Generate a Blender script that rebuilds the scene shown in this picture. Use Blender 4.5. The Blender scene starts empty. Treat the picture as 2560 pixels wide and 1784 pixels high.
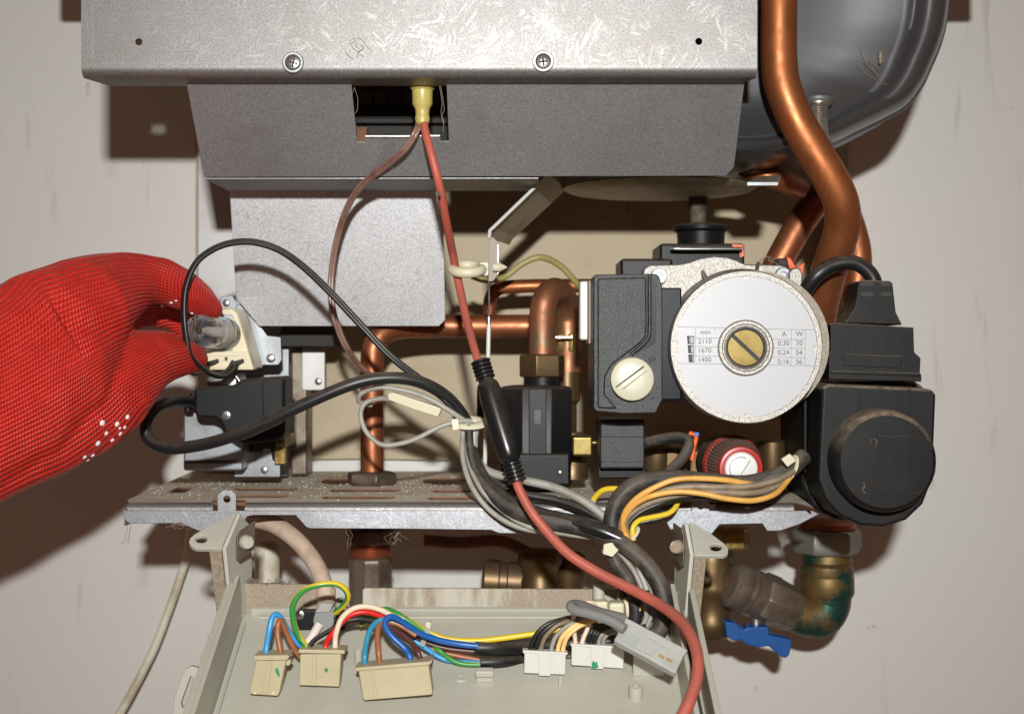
import bpy, bmesh, math, random
import numpy as np
from mathutils import Vector, Matrix, noise
from mathutils.bvhtree import BVHTree
random.seed(7)
SC = bpy.context.scene
COL = SC.collection
# ---------------------------------------------------------------- camera, light, exposure
D = 0.84            # camera to the front plane (Y = 0), metres
F = 3549.0          # focal length in photograph pixels (2560 wide)
cam = bpy.data.cameras.new('camera'); camo = bpy.data.objects.new('camera', cam); COL.objects.link(camo)
camo.location = (0, -D, 0); camo.rotation_euler = (math.pi/2, 0, 0)
cam.sensor_width = 36; cam.lens = 36*F/2560; cam.clip_start = .02; cam.clip_end = 20
cam.dof.use_dof = True; cam.dof.focus_distance = D+.015; cam.dof.aperture_fstop = 10
SC.camera = camo
w = bpy.data.worlds.new('World'); SC.world = w; w.use_nodes = True
bg = w.node_tree.nodes['Background']; bg.inputs[0].default_value = (1, .56, .38, 1); bg.inputs[1].default_value = .12
la = bpy.data.lights.new('flash', 'AREA'); la.shape = 'RECTANGLE'; la.size = .04; la.size_y = .026
la.energy = 4.7; la.color = (.985, .995, .965); la.spread = math.radians(90)
lo = bpy.data.objects.new('flash', la); COL.objects.link(lo)
lo.location = (.022, -1.15, .2)
lo.rotation_euler = (Vector((0, .1, -.02))-Vector(lo.location)).to_track_quat('-Z', 'Y').to_euler()
SC.view_settings.view_transform = 'Standard'; SC.view_settings.look = 'None'
SC.view_settings.exposure = 0; SC.view_settings.gamma = 1
SC.render.engine = 'CYCLES'

# ---------------------------------------------------------------- pixel geometry
def P(px, py, Y):
    s = (D+Y)/F
    return Vector(((px-1280)*s, Y, (892-py)*s))
def R(r, Y): return r*(D+Y)/F
class Pl:
    """a plane; px() meets a photograph pixel's ray with it"""
    def __init__(s, o, n=(0, -1, 0), up=(0, 0, 1)):
        s.o = Vector(o); s.n = Vector(n).normalized(); s.a = Vector(up).cross(s.n).normalized(); s.b = s.n.cross(s.a)
    def hit(s, px, py, h=0):
        c = Vector((0, -D, 0)); d = Vector(((px-1280)/F, 1, (892-py)/F))
        return c+d*(((s.o+s.n*h-c).dot(s.n))/d.dot(s.n))
    def px(s, px, py, h=0):
        p = s.hit(px, py, h)-s.o
        return (p.dot(s.a), p.dot(s.b))
    def pt(s, u, v, h=0): return s.o+s.a*u+s.b*v+s.n*h
def FP(Y): return Pl((0, Y, 0))
def HP(z): return Pl((0, 0, z), (0, 0, 1), (0, 1, 0))

# ---------------------------------------------------------------- objects
WL = {}
def tag(o, label, cat=None, group=None, kind=None):
    if label: o['label'] = label
    if cat: o['category'] = cat
    if group: o['group'] = group
    if kind: o['kind'] = kind
    return o
def thing(name, loc, label, cat, group=None):
    o = bpy.data.objects.new(name, None); COL.objects.link(o); o.empty_display_size = .01
    o.location = loc; WL[o.name] = Vector(loc)
    return tag(o, label, cat, group)
def finish(name, bm, m, parent=None, ang=35, bev=0, seg=2, label=None):
    bmesh.ops.recalc_face_normals(bm, faces=bm.faces)
    me = bpy.data.meshes.new(name); bm.to_mesh(me); bm.free()
    return finish_me(name, me, m, parent, ang, bev, seg, label)
def finish_me(name, me, m, parent=None, ang=35, bev=0, seg=2, label=None):
    xs = [v.co for v in me.vertices]
    c = Vector(((min(v.x for v in xs)+max(v.x for v in xs))/2, (min(v.y for v in xs)+max(v.y for v in xs))/2, min(v.z for v in xs)))
    me.transform(Matrix.Translation(-c))
    for p in me.polygons: p.use_smooth = True
    if ang is not None and not bev: me.set_sharp_from_angle(angle=math.radians(ang))
    o = bpy.data.objects.new(name, me); COL.objects.link(o); o.location = c
    for q in (m if isinstance(m, (list, tuple)) else [m]): me.materials.append(q)
    WL[o.name] = c
    if parent is not None:
        o.parent = parent; o.matrix_parent_inverse = Matrix.Translation(-WL[parent.name])
    if bev:
        b = o.modifiers.new('bevel', 'BEVEL'); b.width = bev; b.segments = seg; b.limit_method = 'ANGLE'
        b.angle_limit = math.radians(32); b.harden_normals = True; b.use_clamp_overlap = True
    if label: o['label'] = label
    return o

def fill(bm, loops):
    """cap faces for an outline with holes; loops = lists of BMVerts"""
    ed = []
    for L in loops:
        for i in range(len(L)):
            ed.append(bm.edges.get((L[i], L[(i+1) % len(L)])) or bm.edges.new((L[i], L[(i+1) % len(L)])))
    if len(loops) == 1:
        return [bm.faces.new(loops[0])]
    g = bmesh.ops.triangle_fill(bm, use_beauty=True, use_dissolve=False, edges=ed)
    return [f for f in g['geom'] if isinstance(f, bmesh.types.BMFace)]
def add_prism(bm, pl, out, t, holes=(), h=0, raw=False, taper=0):
    loops = []
    for L in [out]+list(holes):
        loops.append([q if raw else pl.px(q[0], q[1], h) for q in L])
    cx = sum(q[0] for q in loops[0])/len(loops[0]); cy = sum(q[1] for q in loops[0])/len(loops[0])
    fr = [[bm.verts.new(pl.pt(cx+(u-cx)*(1-taper), cy+(v-cy)*(1-taper), h)) for u, v in L] for L in loops]
    bk = [[bm.verts.new(pl.pt(u, v, h-t)) for u, v in L] for L in loops]
    fill(bm, fr); fill(bm, bk)
    for A, B in zip(fr, bk):
        for i in range(len(A)):
            j = (i+1) % len(A); bm.faces.new((A[i], A[j], B[j], B[i]))
def prism(name, pl, out, t, m, parent=None, holes=(), bev=0, h=0, raw=False, taper=0, seg=2, label=None, ang=35):
    bm = bmesh.new(); add_prism(bm, pl, out, t, holes, h, raw, taper)
    return finish(name, bm, m, parent, ang, bev, seg, label)
def rect(x0, y0, x1, y1): return [(x0, y0), (x1, y0), (x1, y1), (x0, y1)]
def ell(cx, cy, rx, ry=None, n=20, rot=0):
    ry = rx if ry is None else ry; c, s = math.cos(rot), math.sin(rot)
    return [(cx+rx*math.cos(a)*c-ry*math.sin(a)*s, cy+rx*math.cos(a)*s+ry*math.sin(a)*c) for a in [2*math.pi*i/n for i in range(n)]]
def box(name, px0, py0, px1, py1, Y0, Y1, m, parent=None, bev=.0008, seg=2, **k):
    """front face spans the pixels at Y0; goes straight back to Y1"""
    return prism(name, FP(Y0), rect(px0, py0, px1, py1), Y1-Y0, m, parent, bev=bev, seg=seg, **k)
def slab(name, pts, t, m, parent=None, bev=.0006, label=None):
    """a plate from a 3-D polygon, t thick against its normal"""
    bm = bmesh.new(); n = Vector()
    for i in range(len(pts)): n += (pts[i]-pts[0]).cross(pts[(i+1) % len(pts)]-pts[0])
    n.normalize()
    a = [bm.verts.new(p) for p in pts]; b = [bm.verts.new(p-n*t) for p in pts]
    bm.faces.new(a); bm.faces.new(b)
    for i in range(len(a)): j = (i+1) % len(a); bm.faces.new((a[i], a[j], b[j], b[i]))
    return finish(name, bm, m, parent, 35, bev, 2, label)

def smooth_path(pts, n=8):
    """Catmull-Rom through points (Vector, radius)"""
    out = []
    for i in range(len(pts)-1):
        p0 = pts[max(i-1, 0)]; p1 = pts[i]; p2 = pts[i+1]; p3 = pts[min(i+2, len(pts)-1)]
        for k in range(n):
            t = k/n
            def cr(a, b, c, d): return .5*((2*b)+(c-a)*t+(2*a-5*b+4*c-d)*t*t+(3*b-a-3*c+d)*t**3)
            out.append((Vector([cr(p0[0][q], p1[0][q], p2[0][q], p3[0][q]) for q in range(3)]), max(1e-5, cr(p0[1], p1[1], p2[1], p3[1]))))
    out.append(pts[-1]); return out
def add_tube(bm, path, sides=12, off=None, closed=False, flat=1.0, cap=True):
    uvl = bm.loops.layers.uv.verify()
    n = len(path); tans = []
    for i in range(n):
        a = path[(i-1) % n][0] if (closed or i > 0) else path[i][0]; b = path[(i+1) % n][0] if (closed or i < n-1) else path[i][0]
        tans.append((b-a).normalized())
    up = Vector((0, -1, 0)); nr = up-tans[0]*up.dot(tans[0])
    if nr.length < 1e-3: nr = Vector((1, 0, 0))-tans[0]*tans[0].x
    nr.normalize(); rings = []; ln = 0; L = []
    for i in range(n):
        t = tans[i]; nr = nr-t*nr.dot(t); nr.normalize(); bn = t.cross(nr)
        p, r = path[i]
        if off: p = p+bn*(off[0]*r)+nr*(off[1]*r)
        if i: ln += (path[i][0]-path[i-1][0]).length
        L.append(ln)
        rings.append([bm.verts.new(p+(bn*math.cos(2*math.pi*k/sides)*1+nr*math.sin(2*math.pi*k/sides)*flat)*r) for k in range(sides)])
    for i in range(n if closed else n-1):
        A = rings[i]; B = rings[(i+1) % n]
        for k in range(sides):
            f = bm.faces.new((A[k], A[(k+1) % sides], B[(k+1) % sides], B[k]))
            l2 = L[i+1] if i+1 < n else L[i]
            for lp, uv in zip(f.loops, ((L[i], k/sides), (L[i], (k+1)/sides), (l2, (k+1)/sides), (l2, k/sides))): lp[uvl].uv = uv
    if cap and not closed: bm.faces.new(rings[0]); bm.faces.new(rings[-1])
def pth(pts, r, n=8):
    return smooth_path([(P(q[0], q[1], q[2]), R(q[3] if len(q) > 3 else r, q[2])) for q in pts], n)
def tube(name, pts, r, m, parent=None, sides=12, n=8, twin=False, label=None, flat=1.0):
    """cable or pipe through (px, py, Y[, radius px]) points"""
    bm = bmesh.new(); path = pth(pts, r, n)
    if twin:
        add_tube(bm, path, sides, off=(.85, 0)); add_tube(bm, path, sides, off=(-.85, 0))
    else: add_tube(bm, path, sides, flat=flat)
    return finish(name, bm, m, parent, 50, label=label)
def tube3(name, pts, m, parent=None, sides=10, n=6, label=None, raw=False, closed=False):
    bm = bmesh.new(); add_tube(bm, pts if raw else smooth_path(pts, n), sides, closed=closed); return finish(name, bm, m, parent, 50, label=label)
def add_lathe(bm, o, ax, prof, seg=32, ribs=0, rd=0.0, phase=0, ribz=None):
    ax = Vector(ax).normalized(); u = ax.orthogonal().normalized()
    if abs(ax.z) < .9: u = (Vector((0, 0, 1))-ax*ax.z).normalized()
    v = ax.cross(u); rings = []
    for r, hh in prof:
        if r < 1e-7: rings.append([bm.verts.new(o+ax*hh)])
        else:
            ring = []
            for k in range(seg):
                a = 2*math.pi*k/seg+phase
                rr = r*(1-(rd if ribs and (k % 2) and (ribz is None or ribz[0] <= hh <= ribz[1]) else 0))
                ring.append(bm.verts.new(o+ax*hh+(u*math.cos(a)+v*math.sin(a))*rr))
            rings.append(ring)
    for A, B in zip(rings, rings[1:]):
        for k in range(seg):
            j = (k+1) % seg
            if len(A) == 1 and len(B) == 1: continue
            if len(A) == 1: bm.faces.new((A[0], B[j], B[k]))
            elif len(B) == 1: bm.faces.new((A[k], A[j], B[0]))
            else: bm.faces.new((A[k], A[j], B[j], B[k]))
    for g in (rings[0], rings[-1]):
        if len(g) > 2: bm.faces.new(g)
def lathe(name, o, ax, prof, m, parent=None, seg=32, ang=35, label=None, bev=0, **k):
    bm = bmesh.new(); add_lathe(bm, o, ax, prof, seg, **k); return finish(name, bm, m, parent, ang, bev, label=label)
def vlathe(name, px, Y, prof, m, parent=None, seg=32, **k):
    """vertical axis at pixel column px; prof = (radius px, row py)"""
    o = P(px, 892, Y); return lathe(name, o, (0, 0, 1), [(R(r, Y), (892-py)*(D+Y)/F) for r, py in prof], m, parent, seg, **k)
def flathe(name, px, py, Y, prof, m, parent=None, seg=40, **k):
    """axis towards the viewer; prof = (radius px, metres towards the viewer)"""
    return lathe(name, P(px, py, Y), (0, -1, 0), [(R(r, Y), h) for r, h in prof], m, parent, seg, **k)
def pan_screw(px, py, Y, r, m, parent, name='screw', cross=True, rot=0.2, washer=None):
    """pan head screw seen from the front"""
    s = flathe(name, px, py, Y, [(r*.2, -.002), (r, 0), (r, R(r*.25, Y)), (r*.86, R(r*.5, Y)), (r*.5, R(r*.62, Y)), (0, R(r*.66, Y))], m, parent, 24)
    if cross:
        bm = bmesh.new()
        for q in (rot, rot+math.pi/2):
            pl = FP(Y); c, sn = math.cos(q), math.sin(q)
            L = [(px+(a*c-b*sn)*r, py+(a*sn+b*c)*r) for a, b in ((-.52, -.12), (.52, -.12), (.52, .12), (-.52, .12))]
            add_prism(bm, pl, L, R(r*.3, Y), h=R(r*.655, Y)+.00005*(q > 1))
        finish('cross_shade', bm, MAT['recess_shade_black'], s)  # proud dark cross, the recess's shade put into its colour
    return s
# ---------------------------------------------------------------- materials
MAT = {}
class NT:
    def __init__(s, name):
        s.m = bpy.data.materials.new(name); s.m.use_nodes = True; s.t = s.m.node_tree; s.N = s.t.nodes
        s.b = s.N['Principled BSDF']; MAT[name] = s.m
        s.pos = s.N.new('ShaderNodeNewGeometry')
    def lk(s, a, b): s.t.links.new(a, b)
    def node(s, ty, **k):
        n = s.N.new('ShaderNode'+ty)
        for q, v in k.items():
            if hasattr(n, q): setattr(n, q, v)
        return n
    def val(s, sock, v):
        if hasattr(v, 'is_output'): s.lk(v, sock)
        elif isinstance(v, (tuple, list)) and len(v) == 3 and sock.type == 'RGBA': sock.default_value = (*v, 1)
        else: sock.default_value = v
    def math(s, op, a, b=0, c=0, clamp=False):
        n = s.node('Math', operation=op, use_clamp=clamp); s.val(n.inputs[0], a); s.val(n.inputs[1], b); s.val(n.inputs[2], c); return n.outputs[0]
    def noise(s, scale, det=3, rough=.6, vec=None, stretch=None, dist=0):
        n = s.node('TexNoise'); n.inputs['Scale'].default_value = scale; n.inputs['Detail'].default_value = det
        n.inputs['Roughness'].default_value = rough; n.inputs['Distortion'].default_value = dist
        v = vec or s.pos.outputs['Position']
        if stretch:
            mp = s.node('Mapping'); mp.inputs['Scale'].default_value = stretch; s.lk(v, mp.inputs[0]); v = mp.outputs[0]
        s.lk(v, n.inputs['Vector']); return n.outputs['Fac']
    def ramp(s, f, lo, hi, a=0., b=1.):
        n = s.node('MapRange'); n.interpolation_type = 'SMOOTHSTEP'; s.val(n.inputs[0], f)
        n.inputs[1].default_value = lo; n.inputs[2].default_value = hi; n.inputs[3].default_value = a; n.inputs[4].default_value = b
        return n.outputs[0]
    def mix(s, f, a, b):
        n = s.node('Mix'); n.data_type = 'RGBA'; s.val(n.inputs[0], f); s.val(n.inputs[6], a); s.val(n.inputs[7], b); return n.outputs[2]
    def bump(s, h, st, dist, nrm=None):
        n = s.node('Bump'); n.inputs['Strength'].default_value = st; n.inputs['Distance'].default_value = dist; s.lk(h, n.inputs['Height'])
        if nrm: s.lk(nrm, n.inputs['Normal'])
        s.lk(n.outputs[0], s.b.inputs['Normal']); return n.outputs[0]
    def set(s, **k):
        for q, v in k.items(): s.val(s.b.inputs[q.replace('_', ' ')], v)
        return s
    def dust(s, base, rough, amt, col=(.20, .15, .105)):
        """grime that has settled on upward faces, with a patchy edge"""
        sep = s.node('SeparateXYZ'); s.lk(s.pos.outputs['Normal'], sep.inputs[0])
        up = s.ramp(sep.outputs[2], .05, .8)
        n = s.noise(160, 5, .7); f = s.math('MULTIPLY', s.ramp(n, .3, .65, .35, 1), up)
        spots = s.ramp(s.noise(420, 4, .7), .66, .74, 0, .45)
        f = s.math('MULTIPLY', s.math('ADD', f, spots, clamp=True), amt, clamp=True)
        return s.mix(f, base, col), s.math('ADD', s.math('MULTIPLY', f, .5), rough, clamp=True)
def mat(name, col, rough=.5, metal=0., col2=None, ns=40, lo=.42, hi=.66, bs=None, bst=.3, bd=.0004, dust=0, dcol=(.20, .15, .105), rvar=0, **k):
    n = NT(name); base = col if col2 is None else n.mix(n.ramp(n.noise(ns, 5, .65), lo, hi), col, col2)
    r = rough
    if rvar: r = n.ramp(n.noise(ns*2.3, 4), .3, .7, rough-rvar, rough+rvar)
    if dust: base, r = n.dust(base, r, dust, dcol)
    n.set(Base_Color=base, Roughness=r, Metallic=metal)
    if bs: n.bump(n.noise(bs, 3, .7), bst, bd)
    for q, v in k.items(): n.val(n.b.inputs[q.replace('_', ' ')], v)
    return n.m

def galv(name, base=(.285, .272, .265), flake=(.44, .435, .43), amt=.4, sc=70, rough=.46, metal=.75, grime=.25):
    n = NT(name)
    # zinc spangle: short strokes, each crystal cell turned its own way
    acc = None
    for i, (cs, ls) in enumerate(((sc, 1.0), (sc*1.7, 1.5))):
        v = n.node('TexVoronoi'); v.inputs['Scale'].default_value = cs; v.inputs['Randomness'].default_value = 1
        off = n.node('VectorMath', operation='ADD'); off.inputs[1].default_value = (i*3.1, i*1.7, i*.9)
        wob = n.node('VectorMath', operation='MULTIPLY_ADD')
        nn = n.node('TexNoise'); nn.inputs['Scale'].default_value = 90; n.lk(n.pos.outputs['Position'], nn.inputs['Vector'])
        n.lk(nn.outputs['Color'], wob.inputs[0]); wob.inputs[1].default_value = (.012,)*3; n.lk(n.pos.outputs['Position'], wob.inputs[2])
        n.lk(wob.outputs[0], off.inputs[0]); n.lk(off.outputs[0], v.inputs['Vector'])
        sep = n.node('SeparateColor'); n.lk(v.outputs['Color'], sep.inputs[0])
        vr = n.node('VectorRotate'); vr.rotation_type = 'Y_AXIS'; n.lk(n.pos.outputs['Position'], vr.inputs['Vector'])
        n.lk(n.math('MULTIPLY', sep.outputs[0], 6.28), vr.inputs['Angle'])
        st = n.noise(430*ls, 3, .55, vec=vr.outputs[0], stretch=(1, .2, .16))
        f = n.math('MULTIPLY', n.ramp(st, .44, .74), n.ramp(sep.outputs[1], .25, .9))
        acc = f if acc is None else n.math('MAXIMUM', acc, f)
    acc = n.math('MULTIPLY', acc, n.ramp(n.noise(55, 3, .6), .35, .65, .3, 1))
    fine = n.noise(900, 4, .8); cloud = n.noise(14, 4, .6)
    c = n.mix(n.ramp(fine, .36, .64), tuple(x*.68 for x in base), tuple(x*1.12 for x in base))
    c = n.mix(n.math('MULTIPLY', acc, amt), c, flake)
    c = n.mix(n.math('MULTIPLY', n.ramp(cloud, .45, .75), grime), c, tuple(x*q for x, q in zip(base, (.5, .44, .4))))
    smear = n.ramp(n.noise(20, 5, .65, stretch=(1, 1, .25), dist=.8), .54, .74)
    c = n.mix(n.math('MULTIPLY', smear, .22), c, tuple(x*q for x, q in zip(base, (.62, .57, .52))))
    scr = n.ramp(n.noise(300, 2, .4, stretch=(.12, 1, 1.4), dist=.3), .70, .74)
    c = n.mix(n.math('MULTIPLY', scr, .12), c, flake)
    n.set(Base_Color=c, Metallic=metal, Roughness=n.math('SUBTRACT', rough+.06, n.math('MULTIPLY', acc, .14)))
    n.bump(n.math('ADD', acc, n.math('MULTIPLY', fine, .6)), .12, .0003)
    return n.m
galv('galvanised')
galv('dull_sheet', (.355, .355, .36), (.56, .56, .57), .30, 150, .5, .75, .35)
galv('plate_sheet', (.64, .64, .66), (.78, .78, .80), .25, 150, .42, .7, .2)
galv('zinc_shelf_lip', (.36, .37, .40), (.70, .71, .74), .5, 140, .4, .7, .5)
mat('zinc', (.30, .32, .34), .42, .7, (.24, .24, .245), 60, dust=.25, bs=600, bst=.1)
mat('steel', (.42, .41, .39), .32, .9, (.28, .27, .255), 90)
mat('edge_glint', (.72, .71, .68), .4, .3)  # pale colour paints the glint of edges that face the lamp
mat('dark_steel', (.10, .09, .085), .5, .6, (.05, .045, .04), 30)
mat('recess_shade_black', (.015, .015, .016), .6)  # near-black paints recess shade; seal ring and scorch mark share it
mat('dull_black', (.03, .027, .025), .8)  # plain near-black, for the chamber, one bar and the rear cap
mat('upright_paint', (.50, .49, .48), .45, .35, (.42, .39, .36), 12, bs=300, bst=.06)
mat('pan_metal', (.44, .38, .28), .5, .4, (.30, .24, .16), 22, dust=.1)
n = NT('shelf_dirty')
g1 = n.ramp(n.noise(26, 5, .7), .35, .62); g2 = n.ramp(n.noise(700, 4, .8), .45, .7)
c = n.mix(g1, (.54, .45, .345), (.70, .62, .49)); c = n.mix(n.math('MULTIPLY', g2, .45), c, (.55, .52, .44))
c = n.mix(n.ramp(n.noise(9, 5, .7), .6, .72, 0, .6), c, (.20, .10, .065))
n.set(Base_Color=c, Roughness=.8, Metallic=.1); n.bump(n.noise(900, 4, .8), .5, .0006)
# copper pipe: lacquered copper, tarnish clouds, drawn lines
def copper(name, a=(.38, .125, .042), b=(.22, .075, .03), rough=.47, tarn=.5, green=0):
    n = NT(name); f = n.ramp(n.noise(30, 5, .7), .4, .7); fine = n.ramp(n.noise(500, 3, .7, stretch=(1, 1, .08)), .45, .65)
    c = n.mix(n.math('MULTIPLY', f, tarn+.25, clamp=True), a, b); c = n.mix(n.math('MULTIPLY', fine, .22), c, (.16, .06, .03))
    if green: c = n.mix(n.math('MULTIPLY', n.ramp(n.noise(45, 4, .7), .5, .68), green), c, (.13, .16, .10))
    n.set(Base_Color=c, Metallic=.75, Coat_Weight=.1, Coat_Roughness=.3, Roughness=n.ramp(n.noise(60, 4), .3, .7, rough-.07, rough+.12)); n.bump(n.noise(420, 3), .08, .0003)
copper('copper'); copper('copper_dull', (.42, .14, .06), (.20, .075, .04), .46, .8); copper('copper_green', (.38, .15, .07), (.19, .10, .06), .48, .8, .7)
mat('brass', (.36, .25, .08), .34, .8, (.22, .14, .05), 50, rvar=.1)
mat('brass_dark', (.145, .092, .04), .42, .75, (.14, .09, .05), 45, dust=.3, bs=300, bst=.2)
mat('brass_patina', (.17, .105, .035), .5, .6, (.016, .065, .05), 24, .52, .64, bs=400, bst=.3)
mat('zinc_patina', (.30, .30, .26), .5, .6, (.03, .12, .085), 30, .54, .64, bs=400, bst=.25)
mat('fitting_grey', (.22, .18, .14), .45, .6, (.12, .085, .06), 40, dust=.3, bs=300, bst=.2)
mat('brass_bright', (.20, .145, .05), .34, .8, (.15, .105, .036), 120)
# plastics and cables
mat('black_plastic', (.007, .007, .008), .42, bs=1100, bst=.2, bd=.0003, dust=.3, Specular_IOR_Level=.22)
mat('black_grain', (.011, .0115, .0135), .40, col2=(.019, .020, .023), ns=1100, lo=.5, hi=.62, bs=1400, bst=.7, bd=.0005, dust=.1, Specular_IOR_Level=.6)
mat('black_shiny', (.008, .008, .009), .25, dust=.25, bs=500, bst=.05)
mat('black_matt', (.008, .008, .0085), .5, col2=(.012, .0115, .011), ns=30, bs=700, bst=.15, dust=1.0, dcol=(.25, .195, .14), Specular_IOR_Level=.24)
mat('navy_plastic', (.005, .006, .011), .35, Specular_IOR_Level=.15)
mat('cable_black', (.009, .009, .0095), .40, bs=300, bst=.08, dust=.3)
mat('cable_dusty', (.016, .015, .015), .55, col2=(.085, .065, .05), ns=60, lo=.42, hi=.66, bs=500, bst=.3, dust=.6, dcol=(.17, .13, .095))
mat('cable_red', (.46, .098, .062), .5, col2=(.37, .085, .06), ns=60, dust=.28, dcol=(.25, .13, .1), bs=400, bst=.06)
mat('cable_grey', (.33, .32, .28), .45, col2=(.26, .24, .20), ns=80, dust=.3)
mat('cable_grey_dark', (.20, .20, .195), .45, dust=.15)
mat('cable_mains', (.60, .46, .36), .5, col2=(.48, .35, .26), ns=70, dust=.35, dcol=(.3, .22, .15), bs=300, bst=.1)
mat('sheath_white', (.72, .63, .58), .5)
mat('cable_brown', (.20, .15, .10), .5, col2=(.28, .22, .14), ns=120, dust=.4)
mat('cable_yellow', (.72, .40, .09), .42, col2=(.60, .30, .06), ns=50, dust=.15)
mat('cable_lemon', (.72, .50, .03), .4)
mat('cable_cream', (.76, .60, .45), .42)
mat('cable_peach', (.80, .53, .20), .42)
mat('cable_blue', (.012, .10, .36), .35); mat('cable_light_blue', (.045, .30, .62), .35); mat('cable_teal', (.03, .25, .38), .35)
mat('cable_rust', (.33, .115, .045), .4); mat('cable_maroon', (.095, .03, .028), .4); mat('cable_scarlet', (.62, .015, .012), .35)
mat('cable_olive', (.33, .28, .10), .5, dust=.3)
mat('twin_clear', (.34, .20, .16), .3, col2=(.24, .12, .09), ns=60, Transmission_Weight=.25)
n = NT('cable_earth')
uv = n.node('UVMap'); sp = n.node('SeparateXYZ'); n.lk(uv.outputs[0], sp.inputs[0])
tw = n.math('FRACT', n.math('ADD', sp.outputs[1], n.math('MULTIPLY', sp.outputs[0], 7.0)))
st = n.math('MULTIPLY', n.ramp(tw, .18, .22), n.ramp(tw, .62, .66, 1, 0))
n.set(Base_Color=n.mix(st, (.70, .50, .02), (.035, .25, .04)), Roughness=.36)
mat('nylon', (.62, .58, .42), .42, Subsurface_Weight=.35, Subsurface_Radius=(.004, .004, .003), Subsurface_Scale=.5)
mat('nylon_clear', (.80, .81, .78), .3, Transmission_Weight=.68, IOR=1.25)
mat('nylon_yellow', (.52, .43, .13), .35, col2=(.46, .36, .10), ns=120, Subsurface_Weight=.4, Subsurface_Radius=(.004, .003, .001), Subsurface_Scale=.5)
mat('cream_plastic', (.70, .62, .44), .42, col2=(.66, .57, .39), ns=30, bs=800, bst=.05)
mat('connector_cream', (.47, .41, .26), .42, col2=(.44, .375, .235), ns=20, bs=700, bst=.06)
mat('connector_white', (.57, .56, .515), .4, bs=500, bst=.04)
mat('knob_cream', (.52, .505, .385), .4, bs=700, bst=.06)
mat('rust_and_shade', (.20, .085, .045), .8, col2=(.13, .06, .035), ns=60)  # rust, and the slot shade painted on the sheet below the shelf
mat('marker_green', (.0, .22, .075), .5)
mat('tray_plastic', (.47, .455, .385), .46, col2=(.43, .41, .345), ns=14, bs=900, bst=.06, dust=.0)
n = NT('tray_dirty')
f = n.ramp(n.noise(40, 4, .6, stretch=(1.6, 1, .35)), .38, .54)
f2 = n.ramp(n.noise(600, 4, .8), .35, .65, .6, 1)
n.set(Base_Color=n.mix(n.math('MULTIPLY', f, f2), (.45, .42, .35), (.26, .19, .12)), Roughness=.6); n.bump(n.noise(700, 4), .15, .0003)
mat('tray_grimy', (.27, .22, .155), .62, col2=(.20, .15, .10), ns=400, lo=.35, hi=.65, bs=700, bst=.3)
mat('pin_plastic', (.46, .44, .38), .5, col2=(.34, .27, .19), ns=90, lo=.45, hi=.55)
mat('cast_alu', (.46, .44, .41), .45, .75, (.33, .305, .275), 800, .4, .6, bs=1200, bst=.7, bd=.0005)
mat('cast_dull', (.27, .235, .19), .6, .35, (.34, .30, .25), 300, bs=900, bst=.5)
mat('label_paper', (.47, .475, .495), .4)
mat('print_ink', (.10, .10, .11), .6); mat('print_grey', (.30, .30, .31), .6)
mat('red_plastic', (.46, .028, .022), .35, col2=(.38, .03, .025), ns=120, dust=.35)
mat('red_dusty', (.20, .055, .04), .6, col2=(.15, .085, .06), ns=90, lo=.3, hi=.6, dust=.7)
mat('white_disc', (.72, .72, .69), .4, bs=700, bst=.1)
mat('blue_handle', (.004, .075, .28), .38, bs=600, bst=.15)
mat('orange_clip', (.75, .12, .02), .4); mat('blue_clip', (.02, .15, .45), .4)
mat('tank_paint', (.17, .175, .185), .25, .8, (.15, .155, .165), 12, bs=300, bst=.03)
mat('stud_thread', (.42, .40, .37), .35, .8, (.30, .24, .18), 80, dust=.2)
mat('tab_metal', (.26, .22, .19), .6, .25)
mat('porcelain', (.60, .59, .56), .4)
mat('fluff', (.26, .21, .16), .9)
mat('fluff_red', (.34, .22, .17), .9)
mat('grit', (.56, .52, .43), .6)
mat('clear_knob', (.97, .95, .93), .04, Transmission_Weight=1.0, IOR=1.3)
mat('hose_cream', (.68, .64, .52), .45, col2=(.47, .40, .28), ns=30, dust=.2)
mat('conduit', (.60, .56, .44), .6, col2=(.50, .44, .33), ns=120, bs=300, bst=.3)
mat('rubber_white', (.78, .72, .70), .5)
# wall: old emulsion paint with drips and stains
n = NT('wall_paint')
streak = n.ramp(n.noise(16, 5, .6, stretch=(3.2, 1, .32), dist=.6), .60, .72)
blot = n.ramp(n.noise(7, 6, .7), .60, .75); spot = n.ramp(n.noise(38, 4, .6), .685, .75)
pink = n.ramp(n.noise(2.2, 2), .35, .65)
c = n.mix(pink, (.61, .60, .565), (.62, .59, .56)); c = n.mix(n.math('MULTIPLY', streak, .55), c, (.44, .39, .31))
c = n.mix(n.math('MULTIPLY', blot, .30), c, (.50, .43, .33)); c = n.mix(n.math('MULTIPLY', spot, .5), c, (.34, .26, .18))
n.set(Base_Color=c, Roughness=.42); n.bump(n.noise(60, 5, .55), .25, .0012)
n = NT('wall_beige')
b1 = n.ramp(n.noise(9, 6, .7), .45, .7); sp = n.ramp(n.noise(50, 4), .68, .76)
c = n.mix(b1, (.47, .385, .265), (.38, .30, .20)); c = n.mix(n.math('MULTIPLY', sp, .6), c, (.22, .15, .09))
n.set(Base_Color=c, Roughness=.7); n.bump(n.noise(80, 5), .3, .001)
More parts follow.
